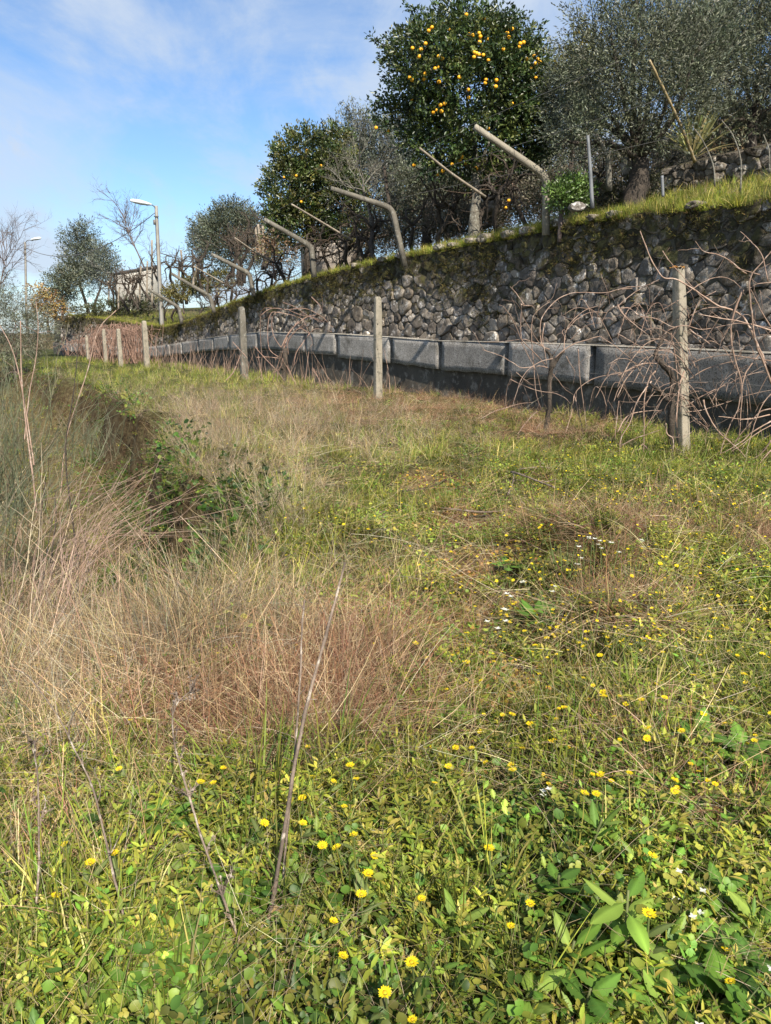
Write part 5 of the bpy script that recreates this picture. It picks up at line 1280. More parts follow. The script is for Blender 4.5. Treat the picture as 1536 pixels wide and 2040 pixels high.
# green grass
P, u, v = cand(21000, 1.05, 45, .78); pd = pathd(P); fb = fbm(P[:, 0] * 1.1, P[:, 1] * 1.1, 101, 3) + .5
dz, rz_ = dry_zone(u, v, P), red_zone(u, v)
dens = np.clip(np.where(v > 1520, .09, .34) * np.where(u > 900, .35, 1) + .6 * (fb - .45) * 2 + .5 * E(u, v, 600, 745, 300, 34) + .5 * E(u, v, 1080, 1480, 120, 190) + .5 * E(u, v, 1200, 880, 420, 40) - .45 * dz - .9 * rz_, .06, 1) * (1 - .8 * face(P)) * (1 - .65 * sstep(edged(P), .2, .6) * (P[:, 1] > 3.4)) * (1 - .5 * sstep(v, 1500, 1650) * (u > 250)) * (1 - .96 * np.exp(-(pd / .55) ** 2) * (v < 1440))
P, u, v = keep(P, u, v, dens)
it = jitcol(len(P), .16) * (1 + .25 * (fbm(P[:, 0] * .6, P[:, 1] * .6, 105)[:, None] * A([2.2, 1.2, .6]))); it = it * (1 + (np.clip(E(u, v, 600, 745, 330, 40), 0, 1) * .35)[:, None])
scatter('green_grass', 'green grass growing over the lower terrace', P, K_grass, U(.7, 1.25, len(P)) * (1 + .022 * P[:, 1]), it, .16)
P, u, v = cand(2600, 1.1, 30, .8); P, u, v = keep(P, u, v, np.clip(.08 + .6 * E(u, v, 300, 1800, 300, 200) + .7 * E(u, v, 880, 880, 110, 26) + .6 * E(u, v, 640, 1570, 200, 90) + .8 * E(u, v, 560, 745, 160, 26) + .25 * E(u, v, 900, 1700, 250, 200) + .5 * E(u, v, 1400, 900, 250, 40), 0, 1) * (1 - .9 * red_zone(u, v)))
scatter('tall_grass', 'taller green grass tufts between the weeds', P, K_tall, U(.7, 1.15, len(P)), jitcol(len(P), .15), .12)
# dry and rusty grass
P, u, v = cand(9500, 1.3, 45, .72); P, u, v = keep(P, u, v, np.clip(1.05 * dry_zone(u, v, P) + .06 * (u < 950) + .06 * (v > 1500) * (u < 500) + .45 * E(u, v, 50, 1700, 160, 230) + .12 * E(u, v, 600, 1900, 120, 120) + .22 * E(u, v, 620, 1380, 420, 200) + .10 * (v < 1400) * (u < 1000), 0, 1) * (1 - .85 * np.exp(-(pathd(P) / .45) ** 2)))
sc = (1 - .55 * face(P)) * U(.6, 1.15, len(P)) * np.clip(.55 + .6 * dry_zone(u, v, P), .5, 1.15)
scatter('dry_grass', 'straw coloured dry grass leaning over the terrace edge', P, K_dry, sc, jitcol(len(P), .15) * (1 + .3 * (fbm(P[:, 0] * .8, P[:, 1] * .8, 115)[:, None])), .22)
P, u, v = cand(5200, 2.6, 45, .75); P, u, v = keep(P, u, v, np.clip(.9 * E(u, v, 110, 1140, 260, 140) + .5 * E(u, v, 480, 835, 240, 50) + .8 * np.exp(-((edged(P) + .05) / .3) ** 2) * (v < 1100) + .75 * face(P) * (1 - sstep(edged(P), .5, .8)) + .2 * E(u, v, 740, 870, 160, 50), 0, 1) * (1 - .9 * np.exp(-(pathd(P) / .5) ** 2)))
scatter('pale_grass', 'long pale pinkish dead grass hanging over the bank', P, K_pink, U(.5, .95, len(P)) * (1 - .35 * face(P)), jitcol(len(P), .15), .25)
P, u, v = cand(16000, 1.6, 30, .8); P, u, v = keep(P, u, v, red_zone(u, v))
scatter('rusty_grass', 'matted rusty brown dead grass', P, K_red, U(.55, 1.05, len(P)) * (1 + .3 * E(u, v, 650, 1400, 300, 130)), jitcol(len(P), .15), .15)
P, u, v = cand(11000, 1.05, 30, .85); P, u, v = keep(P, u, v, np.clip(.42 + .6 * dry_zone(u, v, P) + .15 * red_zone(u, v), 0, 1))
P[:, 2] += U(.01, .12, len(P)); scatter('fallen_straw', 'thin fallen straws lying across the weeds', P, K_straw, U(.5, 1.1, len(P)) * np.where(v > 1600, .6, 1), jitcol(len(P), .2), .22)
P, u, v = cand(800, 3.5, 35, .9); P, u, v = keep(P, u, v, np.clip(.35 * sstep(edged(P), -.4, .4) + .5 * E(u, v, 560, 830, 260, 60), 0, 1))
k = (u < 170) & (v > 860) & (U(0, 1, len(P)) < .5)
sc_k = np.where(k, U(1.1, 1.9, len(P)), U(.4, .85, len(P)))
scatter('dead_weeds', 'thin dead weed stems standing along the bank', P, K_stems, sc_k, jitcol(len(P), .15), .15)
# brambles and ivy on the shaded face of the bank
P, u, v = cand(14000, 4.6, 30, .8); fb = fbm(P[:, 0] * .9, P[:, 1] * .9, 151, 3) + .5
P, u, v = keep(P, u, v, sstep(edged(P), -.05, .1) * (1 - sstep(edged(P), .7, 1.1)) * np.clip(2.6 * (fb - .33), .1, 1))
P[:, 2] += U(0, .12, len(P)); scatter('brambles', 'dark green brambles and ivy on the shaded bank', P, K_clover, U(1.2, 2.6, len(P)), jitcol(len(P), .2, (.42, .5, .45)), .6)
# leafy cover
P, u, v = cand(15000, 1.0, 26, .9); fb = fbm(P[:, 0] * 1.6, P[:, 1] * 1.6, 121, 3) + .5
P, u, v = keep(P, u, v, np.clip(.75 * sstep(v, 1380, 1620) + .5 * (u > 760) + .22, 0, 1) * np.clip(.5 + 5.5 * (fbm(P[:, 0] * 1.9 + 9, P[:, 1] * 1.9, 171, 3)), .06, 1) * (1 - .85 * red_zone(u, v)) * (1 - .8 * dry_zone(u, v, P)) * (1 - .85 * np.exp(-(pathd(P) / .4) ** 2) * (v < 1420)))
scatter('round_leaves', 'low round green leaves carpeting the ground', P, K_clover, U(.75, 1.5, len(P)) * (.85 + .15 * sstep(v, 1550, 1750)), jitcol(len(P), .24, (1.12, 1.12, 1.05)), .2)
P, u, v = cand(11000, 1.2, 26, .8); P, u, v = keep(P, u, v, np.clip(.25 + .9 * np.exp(-(pathd(P) / .9) ** 2) + .3 * (u > 800), 0, 1) * (1 - .9 * red_zone(u, v)) * np.where((pathd(P) < .24) & (v < 1350), .22, 1))
scatter('low_mat', 'short trodden leafy mat on the footpath', P, K_mat, U(.8, 1.5, len(P)), jitcol(len(P), .18, (1.3, 1.12, .85)) * np.where((pathd(P) < .4)[:, None], A([1.35, .98, .85]), 1), .1)
P, u, v = cand(16000, 1.1, 30, .8); fb = fbm(P[:, 0] * 1.2, P[:, 1] * 1.2, 131, 3) + .5
P, u, v = keep(P, u, v, np.clip(.85 * (u > 980) + .55 * (u > 760) * (v > 1150) + .8 * E(u, v, 470, 905, 110, 60) + .9 * E(u, v, 650, 1040, 140, 60) + .7 * E(u, v, 1250, 900, 360, 40) + .22 + .45 * (v > 1500), 0, 1) * np.clip(.62 - 4.2 * (fbm(P[:, 0] * 1.9 + 9, P[:, 1] * 1.9, 171, 3)), .1, 1) * (1 - .8 * red_zone(u, v)) * (1 - .85 * dry_zone(u, v, P)) * (1 - .95 * np.exp(-(pathd(P) / .55) ** 2) * (v < 1440)))
scatter('leafy_weeds', 'yellow-green leafy weeds spreading beside the footpath', P, K_weed, U(.65, 1.2, len(P)), jitcol(len(P), .2), .15)
P, u, v = cand(2200, 1.05, 14, 1.01); P, u, v = keep(P, u, v, np.clip(.6 * sstep(v, 1450, 1700) + .22 * (u > 800) + .6 * (u > 950) * sstep(v, 1700, 1800), 0, 1) * (1 - .9 * red_zone(u, v)) * (1 - .7 * dry_zone(u, v, P)))
scatter('leaf_rosettes', 'broad leaf rosettes among the low weeds', P, K_ros, U(.6, 1.15, len(P)), jitcol(len(P), .2), .15)
# grass on the upper terrace and the wall's lip
s = U(s_vis0 - 1, S_LEFT, 7000); w = U(-.05, 1, 7000) ** 2 * 4.5; P = wpos(s, -.42 - w, zterr(s, w) - .01); P = P[(U(0, 1, 7000) < np.interp(s, [0, 22, 60], [1, .75, .4]))]
scatter('terrace_grass', 'bright grass strip along the top of the stone wall', P, K_grass, U(.7, 1.5, len(P)), jitcol(len(P), .16, (1.25, 1.2, 1.0)), .15)
s = U(s_vis0 - 1, S_LEFT, 900); w = U(.3, 7, 900); P = wpos(s, -.42 - w, zterr(s, w))
scatter('terrace_straw', 'dry grass under the trees of the upper terrace', P, K_dry, U(.4, .8, 900), jitcol(900, .16), .2)
# moss and hanging growth on the wall
s = U(s_vis0, S_LEFT, 9000); hh = U(0, 1, 9000) ** .55; hm = h_main(s); z = bot_main(s) + hm * hh
fb = fbm(s * .7, z * 1.1, 141, 4) + .5; k = U(0, 1, 9000) < np.clip(1.0 * (hh - .38) + 2.6 * (fb - .5), 0, .92); s, z, hh = s[k], z[k], hh[k]
P = place_main(s, U(.02, .07, len(s)), z); scatter('wall_moss', 'dark moss tufts on the upper courses of the stone wall', P, K_moss, U(.8, 2.0, len(s)), jitcol(len(s), .25, (.95, .88, .8)), .6)
s = U(s_vis0, S_LEFT, 1900); P = place_main(s, U(-.15, .02, 1900), ztop(s) + U(-.06, .03, 1900)); scatter('lip_grass', 'short grass overhanging the lip of the stone wall', P, K_grass, U(.45, .95, 1900), jitcol(1900, .18, (1.0, .92, .8)), .5)

# ------------------------------------------------------------------ single plants: daisies, stalks, broad-leaved weeds
def flower_meshes(full):
    st = MB(); H = .17
    w = spline([(0, 0, -.12), (.006, .004, .06), (.0, .0, H)], 7); tube(st, w, [.0032, .0022], 5, (.15, .19, .06), False)
    if full:
        for z in (.05, .085, .12): leaf_blade(st, A([0, 0, z]), U(0, 6.28), .7, .6, .06, .018, A([.15, .19, .06]), .05, 4, .05)
    bl = MB(); n = 15; a = np.arange(n) * 2 * math.pi / n + U(-.08, .08, n); b = np.stack([.004 * np.cos(a), .004 * np.sin(a), np.full(n, H)], 1)
    ribbons(bl, b, a, np.full(n, 1.15) + U(-.15, .15, n), np.full(n, .25), np.full(n, .0105) * U(.85, 1.1, n), np.full(n, .0046), 3, palette([(.86, .68, .02), (.82, .62, .015)], n, .05), 'leaf')
    dk = MB(); q = np.stack([np.zeros(3)] * 1); k = 10; aa = np.arange(k) * 2 * math.pi / k
    V = np.vstack([np.stack([.0046 * np.cos(aa), .0046 * np.sin(aa), np.full(k, H + .002)], 1), np.stack([.0032 * np.cos(aa), .0032 * np.sin(aa), np.full(k, H + .004)], 1), [[0, 0, H + .0045]]]); kk = np.arange(k); k2 = (kk + 1) % k
    dk.add(V, np.stack([kk, k2, k + k2, k + kk], 1), np.stack([k + kk, k + k2, np.full(k, 2 * k)], 1), (.72, .45, .02))
    return st, bl, dk
variants = []
for i in range(4):
    st, bl, dk = flower_meshes(True); variants.append((st.mesh('stem', M['weed']), bl.mesh('bloom', M['petal']), dk.mesh('disc', M['petal'])))
NEAR = [(237, 1532, 'yellow marigold at the left margin of the rusty grass mat'), (445, 1530, 'fully open yellow marigold just below the rusty grass mat'), (400, 1558, None), (425, 1560, None), (613, 1488, 'yellow marigold touching the tall dark stalk at mid height'),
        (698, 1525, None), (665, 1557, None), (602, 1590, 'yellow marigold close to the left side of the tall dark stalk'), (527, 1640, 'yellow marigold a hand left of the tall dark stalk'), (604, 1640, None), (686, 1607, None), (705, 1663, None),
        (642, 1685, 'first of two yellow marigolds standing side by side'), (671, 1688, 'second of two yellow marigolds standing side by side'), (746, 1705, None), (733, 1740, None), (720, 1782, 'open yellow marigold below the pair standing side by side'), (665, 1835, 'yellow marigold beside the foot of the tall dark stalk'),
        (683, 1904, 'yellow marigold near the reddish leaf, facing up'), (227, 1700, 'yellow marigold against the leaning grey stalk'), (127, 1682, None), (180, 1718, None), (111, 1784, 'lone yellow marigold left of all the dead stalks'), (820, 1917, 'orange-yellow marigold at the lower end of the slanting brown twig'),
        (767, 1978, None), (822, 2032, 'yellow marigold at the very bottom edge of the picture'), (1293, 1821, 'large yellow marigold over the broad smooth leaves'), (893, 1527, None), (908, 1490, None), (1018, 1524, None), (940, 1490, None), (866, 1560, None), (1165, 1580, None), (1188, 1582, None), (975, 1690, None), (1300, 1705, None), (1056, 1800, None), (1018, 1845, None), (840, 1790, None)]
FLAB = 'yellow marigold dotted among many like it in the low green weeds'
FGRP = 'yellow marigolds in the weeds'
def pixg(u, v, up):                          # where the sight line meets the level 'up' above the ground
    p = pixz(u, v, 0)
    for _ in range(5): p = pixz(u, v, float(gz(p[0], p[1])) + up)
    return p
first = {}
def flower(u, v, label, i, full=True, sc=None):
    sc = sc or random.uniform(.85, 1.15); h = .17 * sc
    p = pixg(u, v, h)
    st, bl, dk = variants[i % 4]
    tl = (random.gauss(-.05, .14), random.gauss(.0, .14), random.uniform(0, 6.28))
    root = bpy.data.objects.new('marigold', st); scene.collection.objects.link(root); root.location = Vector(p - A([0, 0, h])); root.rotation_euler = tl; root.scale = (sc,) * 3
    # tilt moves the head: shift the foot back so that the head stays where it is
    off = root.rotation_euler.to_matrix() @ Vector((0, 0, h)); root.location = Vector(p) - off
    tag(root, label or FLAB, 'flower', FGRP)
    b = bpy.data.objects.new('bloom', bl); d = bpy.data.objects.new('disc', dk)
    for c in (b, d): scene.collection.objects.link(c); c.parent = root
    if label is None or True:
        b.rotation_euler = (0, 0, random.uniform(0, 6)); 
for i, (fu, fv, lab) in enumerate(NEAR): flower(fu, fv, lab, i, True, random.uniform(.78, 1.08) * (1.2 if fu == 1293 else 1))
cnt = 0; far_pts = []
def fdens(u, v):
    return (1.1 * (u > 980) * (900 < v < 1560) + .35 * (800 < u < 990) * (1130 < v < 1560) + 2.2 * (u > 1020) * (885 < v < 1010) + .35 * (760 < u < 1000) * (900 < v < 1130) + .7 * math.exp(-((u - 470) / 110) ** 2 - ((v - 905) / 60) ** 2) + .6 * math.exp(-((u - 650) / 130) ** 2 - ((v - 1030) / 60) ** 2) + .06 * (u > 800) * (v >= 1560) + .05 * (v < 1560))
one = [MB() for _ in range(3)]; onem = []
for m in one:                                 # the small ones: stem and bloom in one mesh
    st, bl, dk = flower_meshes(False)
    for q in (st, bl, dk):
        pass
    V = []; 
    for q in (st, bl, dk):
        m.add(np.vstack(q.v), np.vstack(q.q) if q.q else None, np.vstack(q.t) if q.t else None, np.vstack(q.c))
    onem.append(m.mesh('marigold', M['petal']))
def zone(u, v):
    if v < 1010 and u > 1000: return ('yellow marigold in the dense strip along the foot of the vines', 'flower', 'yellow marigolds along the vines')
    if u < 760 and v < 1100: return ('yellow marigold on the hummocks left of the footpath', 'flower', 'yellow marigolds on the hummocks')
    if u > 1000: return ('yellow marigold on the weedy ground right of the footpath, below the vines', 'flower', 'yellow marigolds right of the footpath')
    return (FLAB, 'flower', FGRP)
while cnt < 255:
    fu, fv = random.uniform(-20, 1560), random.uniform(870, 2030)
    if random.random() * 2.4 > fdens(fu, fv): continue
    sc = random.uniform(.62, 1.08); h = .15 * sc; p = pixg(fu, fv, h)
    if red_zone(A([fu]), A([fv]))[0] > .4: continue
    o = bpy.data.objects.new('marigold', onem[cnt % 3]); scene.collection.objects.link(o); o.rotation_euler = (random.gauss(.05, .22), random.gauss(0, .2), random.uniform(0, 6)); o.scale = (sc, sc, sc * .88); o.location = Vector(p - A([0, 0, h])); tag(o, *zone(fu, fv)); cnt += 1
P = []
while len(P) < 1100:
    fu, fv = random.uniform(-60, 1620), random.uniform(760, 1330)
    if random.random() * 2.4 > fdens(fu, fv): continue
    P.append(pixg(fu, fv, .06))
P = A(P)
fc = bpy.data.collections.new('far_flower'); pcoll.children.link(fc)
for i in range(3):
    st, bl, dk = flower_meshes(False); m = MB()
    for q in (st, bl, dk): m.add(np.vstack(q.v), np.vstack(q.q) if q.q else None, np.vstack(q.t) if q.t else None, np.vstack(q.c))
    fc.objects.link(bpy.data.objects.new('far_flower_%d' % i, m.mesh('far_flower', M['ipetal'])))
scatter('small_flowers', 'many small yellow flowers farther off in the weeds', P, (fc, 3), U(.45, .75, len(P)), jitcol(len(P), .1), .3, None, 0, .05)

# dead stalks standing in the grass
def stalk(label, pts, y0, y1, rad, mat='stalk', tw=0, twl=.12, name='dead_stalk', ground=True, group=None, heads=False):
    q = A([pix(u, v, y0 + (y1 - y0) * j / (len(pts) - 1)) for j, (u, v) in enumerate(pts)])
    mb = MB()
    if ground: q = np.vstack([q[0] - (q[1] - q[0]) / np.linalg.norm(q[1] - q[0]) * .12, q])
    sp = spline(q, 26) + np.cumsum(rng.normal(0, .0009, (26, 3)), 0); rr = np.interp(np.linspace(0, 1, 26), np.linspace(0, 1, len(rad)), rad) * np.where(np.arange(26) % 5 == 0, 1.18, 1)
    tube(mb, sp, rr, 7, jit=.12)
    o = mb.build(name, M[mat], origin=q[1] if ground else q[0]); tag(o, label, 'stalk', group)
    if tw:
        mb = MB()
        for ti in range(tw):
            if tw < 10 and ti: mb.build('twig', M[mat], o); mb = MB()
            i = random.randint(9, 25); d = sp[min(i + 1, 25)] - sp[max(i - 1, 0)]; d = d / np.linalg.norm(d) + rng.normal(0, .55, 3); w = walk(sp[i], d, twl * random.uniform(.4, 1.1), 6, .18); tube(mb, w, [.0016, .0009], 4, (1, 1, 1), False)
            if heads:
                nn = 10; c = w[rng.integers(2, 7, nn)]; leaves(mb, c, rng.normal(0, 1, (nn, 3)), U(.006, .013, nn), U(.004, .008, nn), palette([(1.3, 1.2, 1.15), (.9, .85, .8)], nn))
        tw_ = mb.build('twig', M[mat], o)
        if tw >= 10: tw_['kind'] = 'stuff'
    return o
yb = pixg(530, 1865, 0)[1]
stalk('tall dark dry stalk with pale streaks standing out of the weeds', [(530, 1865), (548, 1760), (563, 1680), (583, 1550), (600, 1462), (622, 1370), (645, 1280), (668, 1195), (690, 1115)], yb, yb + .35, [.0056, .005, .0042, .003], tw=3, twl=.05)
stalk('thinner companion stalk beside the tall dark one', [(562, 1840), (572, 1700), (585, 1560), (598, 1400), (602, 1290), (606, 1200)], yb + .06, yb + .35, [.0034, .0022], tw=3, twl=.08)
yb = pixg(535, 2010, 0)[1]
stalk('leaning brown stalk with fuzzy seed twigs at its top', [(560, 2050), (520, 1960), (470, 1860), (425, 1735), (390, 1630), (362, 1530), (345, 1455), (352, 1400), (380, 1375)], yb, yb + .5, [.0034, .003, .0024, .0014], tw=22, twl=.07, heads=True)
yb = pixg(262, 1945, 0)[1]
stalk('grey dead stalk leaning over the dry grass clump', [(268, 1950), (252, 1850), (232, 1765), (205, 1650), (180, 1560), (150, 1500), (118, 1430), (60, 1350)], yb, yb + .45, [.0036, .003, .0022, .0013], tw=9, twl=.12)
yb = pixg(70, 1880, 0)[1]
stalk('thin grey stalk in the straw at the picture margin', [(62, 1880), (75, 1760), (76, 1640), (70, 1520), (66, 1480)], yb, yb + .2, [.0035, .0015], tw=8, twl=.09, heads=True)
yb = pixg(470, 1925, 0)[1]
stalk('short brown stem crossing the foot of the leaning stalk', [(455, 1940), (500, 1890), (530, 1840), (560, 1810)], yb, yb + .12, [.0032, .002])
yb = pixg(835, 1925, .03)[1]
stalk('slanting dark brown twig with tiny withered leaves', [(835, 1925), (890, 1875), (945, 1815), (985, 1765), (1040, 1710), (1092, 1675)], yb, yb + .42, [.0032, .0028, .0014], 'bark', tw=8, twl=.05, ground=False)
for i, (pts, y, rad, lab, m) in enumerate([
    ([(70, 995), (62, 930), (55, 877), (43, 754), (41, 640)], 6.6, [.009, .004], 'tall pale stalk rising above the bank beside the broom', 'cane'),
    ([(64, 900), (48, 800), (25, 700), (-5, 640)], 6.7, [.007, .003], 'tall pale stalk bending off beyond the picture margin', 'cane'),
    ([(52, 850), (60, 780), (72, 720), (78, 650), (74, 600)], 6.8, [.006, .002], 'slim pale side shoot beside the tall pale stalk', 'cane'),
    ([(150, 1080), (140, 1000), (132, 932), (132, 870), (146, 780), (160, 640)], 6.0, [.008, .003], 'thin dark stalk curving up in front of the bank', 'bark'),
    ([(122, 970), (128, 900), (140, 845), (175, 740), (196, 660), (232, 620)], 12.0, [.011, .006], 'arched pale bramble stem against the far wall corner', 'cane'),
    ([(105, 1090), (112, 1030), (110, 985)], 5.6, [.006, .003], 'short dark stub standing in the pale grass', 'bark'),
    ([(78, 1060), (84, 1000), (90, 960)], 5.7, [.006, .003], 'second short dark stub standing in the pale grass', 'bark')]):
    stalk(lab, pts, y, y + .2, rad, m, tw=4, twl=.25)
# the swept sheaf of pale grass in the hollow
for k in range(1):
    mb = MB(); n = 110
    for j in range(n):
        f = random.random(); b = pix(random.gauss(110, 80), random.uniform(1180, 1330), 4.5 + random.gauss(0, .3)); 
        e = pix(random.gauss(255, 75), random.gauss(1000, 55), 5.0 + random.gauss(0, .4)); m_ = (b + e) / 2 + A([U(-.10, .02), 0, U(.02, .16)])
        if random.random() < .25: e = e + A([U(.1, .45), 0, U(-.25, .05)])
        tube(mb, spline([b, m_, e], 8), [.0021, .0010], 4, palette([(1.3, 1.25, 1.1), (.9, .85, .75), (1.6, 1.5, 1.3)], 1, .12)[0], False)
    tag(mb.build('grass_sheaf', M['cane'], origin=pix(120, 1240, 4.5)), 'windswept sheaf of long pale grass in the hollow', 'grass clump')
# broom with wispy green twigs at the margin
for (u, v, y, n, L, lab) in [(-5, 1010, 7.6, 150, 1.75, 'wispy grey-green broom bush at the margin behind the tall pale stalk'), (-90, 1120, 5.8, 120, 1.3, 'broom bush mostly beyond the margin beside the pale grass'), (185, 900, 12.0, 70, .7, 'dark green bush in the shaded hollow under the bank')]:
    b = pix(u, v, y); root = thing('broom_bush', lab, 'bush', b); mb = MB()
    for j in range(n):
        w = walk(b + A([random.gauss(0, .3), random.gauss(0, .3), -.1]), (random.gauss(0, .35), random.gauss(0, .35), 1), L * U(.5, 1.05), 8, .09); c = palette([(.17, .19, .11), (.21, .225, .14), (.13, .15, .085), (.3, .27, .18)], 1)[0]
        tube(mb, w, [.004, .0018], 3, c, False)
        for _ in range(4): i = random.randint(3, 8); tube(mb, walk(w[i], (w[i] - w[i - 1]) / np.linalg.norm(w[i] - w[i - 1]) + rng.normal(0, .3, 3), L * U(.1, .28), 4, .1), [.002, .0012], 3, c, False)
    mb.build('twigs', M['weed'], root)
# broad-leaved plants close by: each leaf its own part
BR = 1.25
def broad(label, u, v, nleaf, L, W, cols, name='broadleaf_weed', th=(.5, 1.2), serr=.1, up=.0, group=None, stemL=0, mat='weed', h=.06):
    p = pixg(u, v, h + .06); p[2] -= h; root = thing(name, label, 'plant', p, group)
    if stemL:
        mb = MB(); w = walk(p - A([0, 0, .03]), (U(-.3, .3), U(-.3, .3), 1), stemL, 8, .08); tube(mb, w, [.005, .003], 6, (.18, .2, .08)); mb.build('stem', M['weed'], root)
    for i in range(nleaf):
        mb = MB(); b = p if not stemL else w[2 + (i * 6) // nleaf]
        leaf_blade(mb, b + A([0, 0, .0]), i * 2.4 + U(-.4, .4), U(*th), U(.15, .8), L * U(.7, 1.15), W * U(.8, 1.15), np.clip(palette(cols, 1, .12)[0] * BR, 0, .9), serr, 7, .15 if stemL else .3)
        mb.build('leaf', M[mat], root)
LG = [(.12, .21, .03), (.155, .24, .038), (.095, .175, .028), (.19, .26, .05)]
DG = [(.075, .15, .024), (.10, .185, .03), (.058, .12, .02)]
broad('smooth broad-leaved plant under the large yellow marigold', 1265, 1880, 13, .12, .038, LG, th=(.7, 1.4), serr=.02, stemL=.2)
broad('pale smooth-leaved plant beside the slanting brown twig', 1120, 1900, 9, .10, .03, LG, serr=.02, stemL=.12, th=(.6, 1.3))
broad('dark toothed bramble-like plant at the bottom edge', 1345, 1930, 10, .10, .062, DG, serr=.16, th=(.8, 1.4), stemL=.08)
broad('dark toothed plant with the most leaves in the bottom corner', 1460, 1960, 13, .11, .065, DG + LG[:1], serr=.16, th=(.7, 1.4), stemL=.1)
broad('toothed plant below the white cross-shaped flowers', 1420, 1850, 9, .09, .05, DG, serr=.15, th=(.8, 1.4), stemL=.08)
broad('smooth upright leaves beside the broken dark twigs', 905, 1830, 9, .09, .026, LG, serr=.03, stemL=.1)
broad('rosette of broad bright leaves between the two leaning stalks', 395, 1890, 10, .10, .06, LG, serr=.05, th=(.8, 1.35))
broad('rosette of broad bright leaves left of the leaning brown stalk', 330, 1830, 9, .085, .055, LG, serr=.06, th=(.8, 1.35))
broad('upright pair of broad leaves behind the leaning brown stalk', 465, 1800, 4, .10, .045, LG, serr=.02, th=(.1, .6))
broad('low round-leaved plant at the foot of the grey leaning stalk', 225, 1930, 8, .08, .055, LG, serr=.06, th=(.8, 1.35))
broad('dark-leaved weed in the gap under the rusty grass mat', 320, 1600, 9, .10, .038, DG, serr=.06, th=(.6, 1.3))
broad('reddish withered leaf plant near the bottom edge', 728, 1905, 5, .06, .024, [(.25, .14, .10), (.3, .18, .12)], serr=.03, th=(.4, 1.3))
broad('clump of lobed leaves beside the trodden patch', 900, 1410, 12, .10, .06, LG, serr=.14, th=(.8, 1.4))
broad('low dark plant in the path hollow, below the white blossoms', 1080, 1215, 14, .14, .07, DG, serr=.08, th=(.7, 1.4))
broad('dark leafy plant with a grey sheen by the twigs on the ground', 1015, 1110, 12, .13, .05, DG, serr=.1, th=(.9, 1.45))
broad('leafy plant among the marigolds, right of the rusty mound', 1390, 1450, 12, .10, .06, DG + LG[:1], serr=.14, th=(.8, 1.4), stemL=.08)
broad('grey-green lobed plant at the far side of the straw patch', 1480, 1480, 12, .10, .06, DG + LG[:1], serr=.14, th=(.8, 1.4), stemL=.08)
broad('tall-leaved weed in the middle of the green lane', 1180, 1655, 11, .09, .028, LG, serr=.03, stemL=.13, th=(.5, 1.2))
for lab, uu0, vv0, cc, se in [('toothed plant overlapping the corner plant from the wall side', 1505, 1905, DG, .15), ('bright leafed plant behind the corner plants', 1465, 1880, LG, .08), ('smooth plant in the gap between the marigold plant and the toothed ones', 1310, 1960, LG, .03),
                              ('toothed plant at the corner, partly cut off by the picture edge', 1520, 2010, DG, .15), ('bright plant at the bottom edge before the toothed ones', 1240, 1985, LG, .04), ('dark plant below the pale smooth one', 1150, 1985, DG, .12),
                              ('low bright plant midway along the bottom edge', 1040, 1975, LG, .06), ('small toothed plant at the tip of the slanting twig', 1105, 1745, DG, .14), ('grey-green plant under the straw patch by the corner', 1430, 1760, DG, .12), ('leafy plant beyond the white cross-shaped flowers', 1500, 1800, LG, .1)]:
    broad(lab, uu0, vv0, random.randint(9, 13), random.uniform(.07, .10), random.uniform(.032, .05), cc, serr=se, th=(.7, 1.4), stemL=random.uniform(.06, .13))
# wild radish with white blossoms
def radish(label, pts, n_leaf=6, cross=.011):
    p = pixg(*pts[0], .16); g = p.copy(); g[2] = float(gz(p[0], p[1])); root = thing('white_flowered_weed', label, 'plant', g)
    mb = MB()
    heads = []
    for (u, v) in pts:
        t = pixg(u, v, .15 + U(0, .06)); w = spline([g + (t - g) * A([.15, .15, 0]), (g + t) / 2 + A([U(-.02, .02), 0, .02]), t], 8); tube(mb, w, [.0025, .0014], 4, (.15, .19, .07), False); heads.append(t)
    mb.build('stem', M['weed'], root)
    for t in heads:
        for _ in range(random.randint(1, 3)):
            q = t + rng.normal(0, .018, 3); a = U(0, 1.5); mb = MB(); az = a + np.arange(4) * 1.571
            ribbons(mb, np.repeat(q[None], 4, 0), az, np.full(4, 1.2), np.full(4, .3), np.full(4, cross * 1.15), np.full(4, cross * .75), 3, palette([(.74, .73, .58), (.8, .79, .7)], 4, .04), 'leaf'); mb.build('blossom', M['petal'], root)
    for i in range(n_leaf):
        mb = MB(); leaf_blade(mb, g, U(0, 6.28), U(.5, 1.2), .5, .13, .05, palette(DG, 1)[0], .16); mb.build('leaf', M['weed'], root)
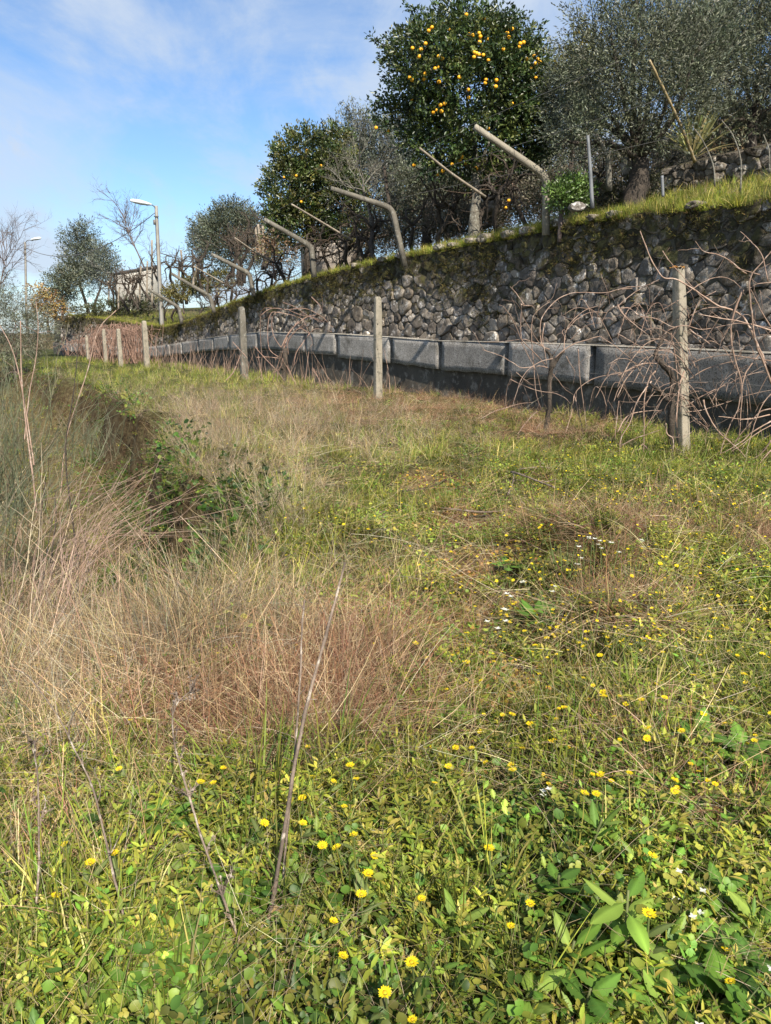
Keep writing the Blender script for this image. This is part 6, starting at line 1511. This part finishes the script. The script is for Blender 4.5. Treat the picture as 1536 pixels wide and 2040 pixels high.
radish('white-blossomed weed sprawling over the path below the rusty mound', [(1090, 1180), (1040, 1155), (1016, 1190), (1000, 1215), (985, 1240), (1098, 1175), (1150, 1125), (1165, 1120)], 12, .016)
radish('white-blossomed weed standing on the rusty mound itself', [(1195, 1080), (1215, 1085), (1145, 1090), (1180, 1075), (1275, 1080)], 6, .015)
radish('weed with single white cross-shaped flowers over the toothed leaves', [(1366, 1775), (1400, 1783), (1358, 1810)], 4, .009)
radish('small white flower in the green lane beside the straw', [(1090, 1574)], 2, .010)
radish('white flowered sprig at the very bottom edge by the corner', [(1390, 2025), (1530, 1945)], 3, .010)
# cut twigs lying on the path
def twig(label, pts, r, mat='stalk', h=.04):
    q = A([pixg(u, v, h + .02 * math.sin(i * 2.3)) for i, (u, v) in enumerate(pts)]); mb = MB(); tube(mb, spline(q, 14), [r, r * .55], 6, jit=.12)
    o = tag(mb.build('fallen_twig', M[mat], origin=q[0]), label, 'twig', 'cut twigs lying on the path')
    for _ in range(2):
        mb = MB(); i = random.randint(0, len(q) - 1); tube(mb, walk(q[i], rng.normal(0, 1, 3) * A([1, 1, .25]), .2, 5, .2), [r * .5, r * .2], 4, cap=False); mb.build('side_twig', M[mat], o)
twig('longest pale cut twig propped up on a short stub', [(1018, 940), (1040, 946), (1075, 960), (1105, 971)], .011, 'stalk', .16)
twig('short upright stub propping the longest pale twig', [(1012, 985), (1022, 960), (1024, 938)], .009, 'stalk', .08)
twig('dark twig lying across the path behind the others', [(800, 978), (850, 972), (890, 955), (905, 945)], .009, 'bark', .05)
twig('forked dark twig lying beside the trodden patch', [(880, 1012), (960, 1020), (1010, 1016), (1060, 1010)], .010, 'stalk', .05)
twig('thin brown twig lying just in front of the forked one', [(930, 1030), (985, 1026), (1040, 1030)], .006, 'bark', .04)
twig('thin pale twig on the grass beyond the cut twigs', [(1030, 935), (1075, 930), (1100, 933)], .006, 'stalk', .08)
twig('dark broken twigs on the weeds near the large marigold', [(850, 1760), (905, 1735), (930, 1700)], .004, 'bark', .05)
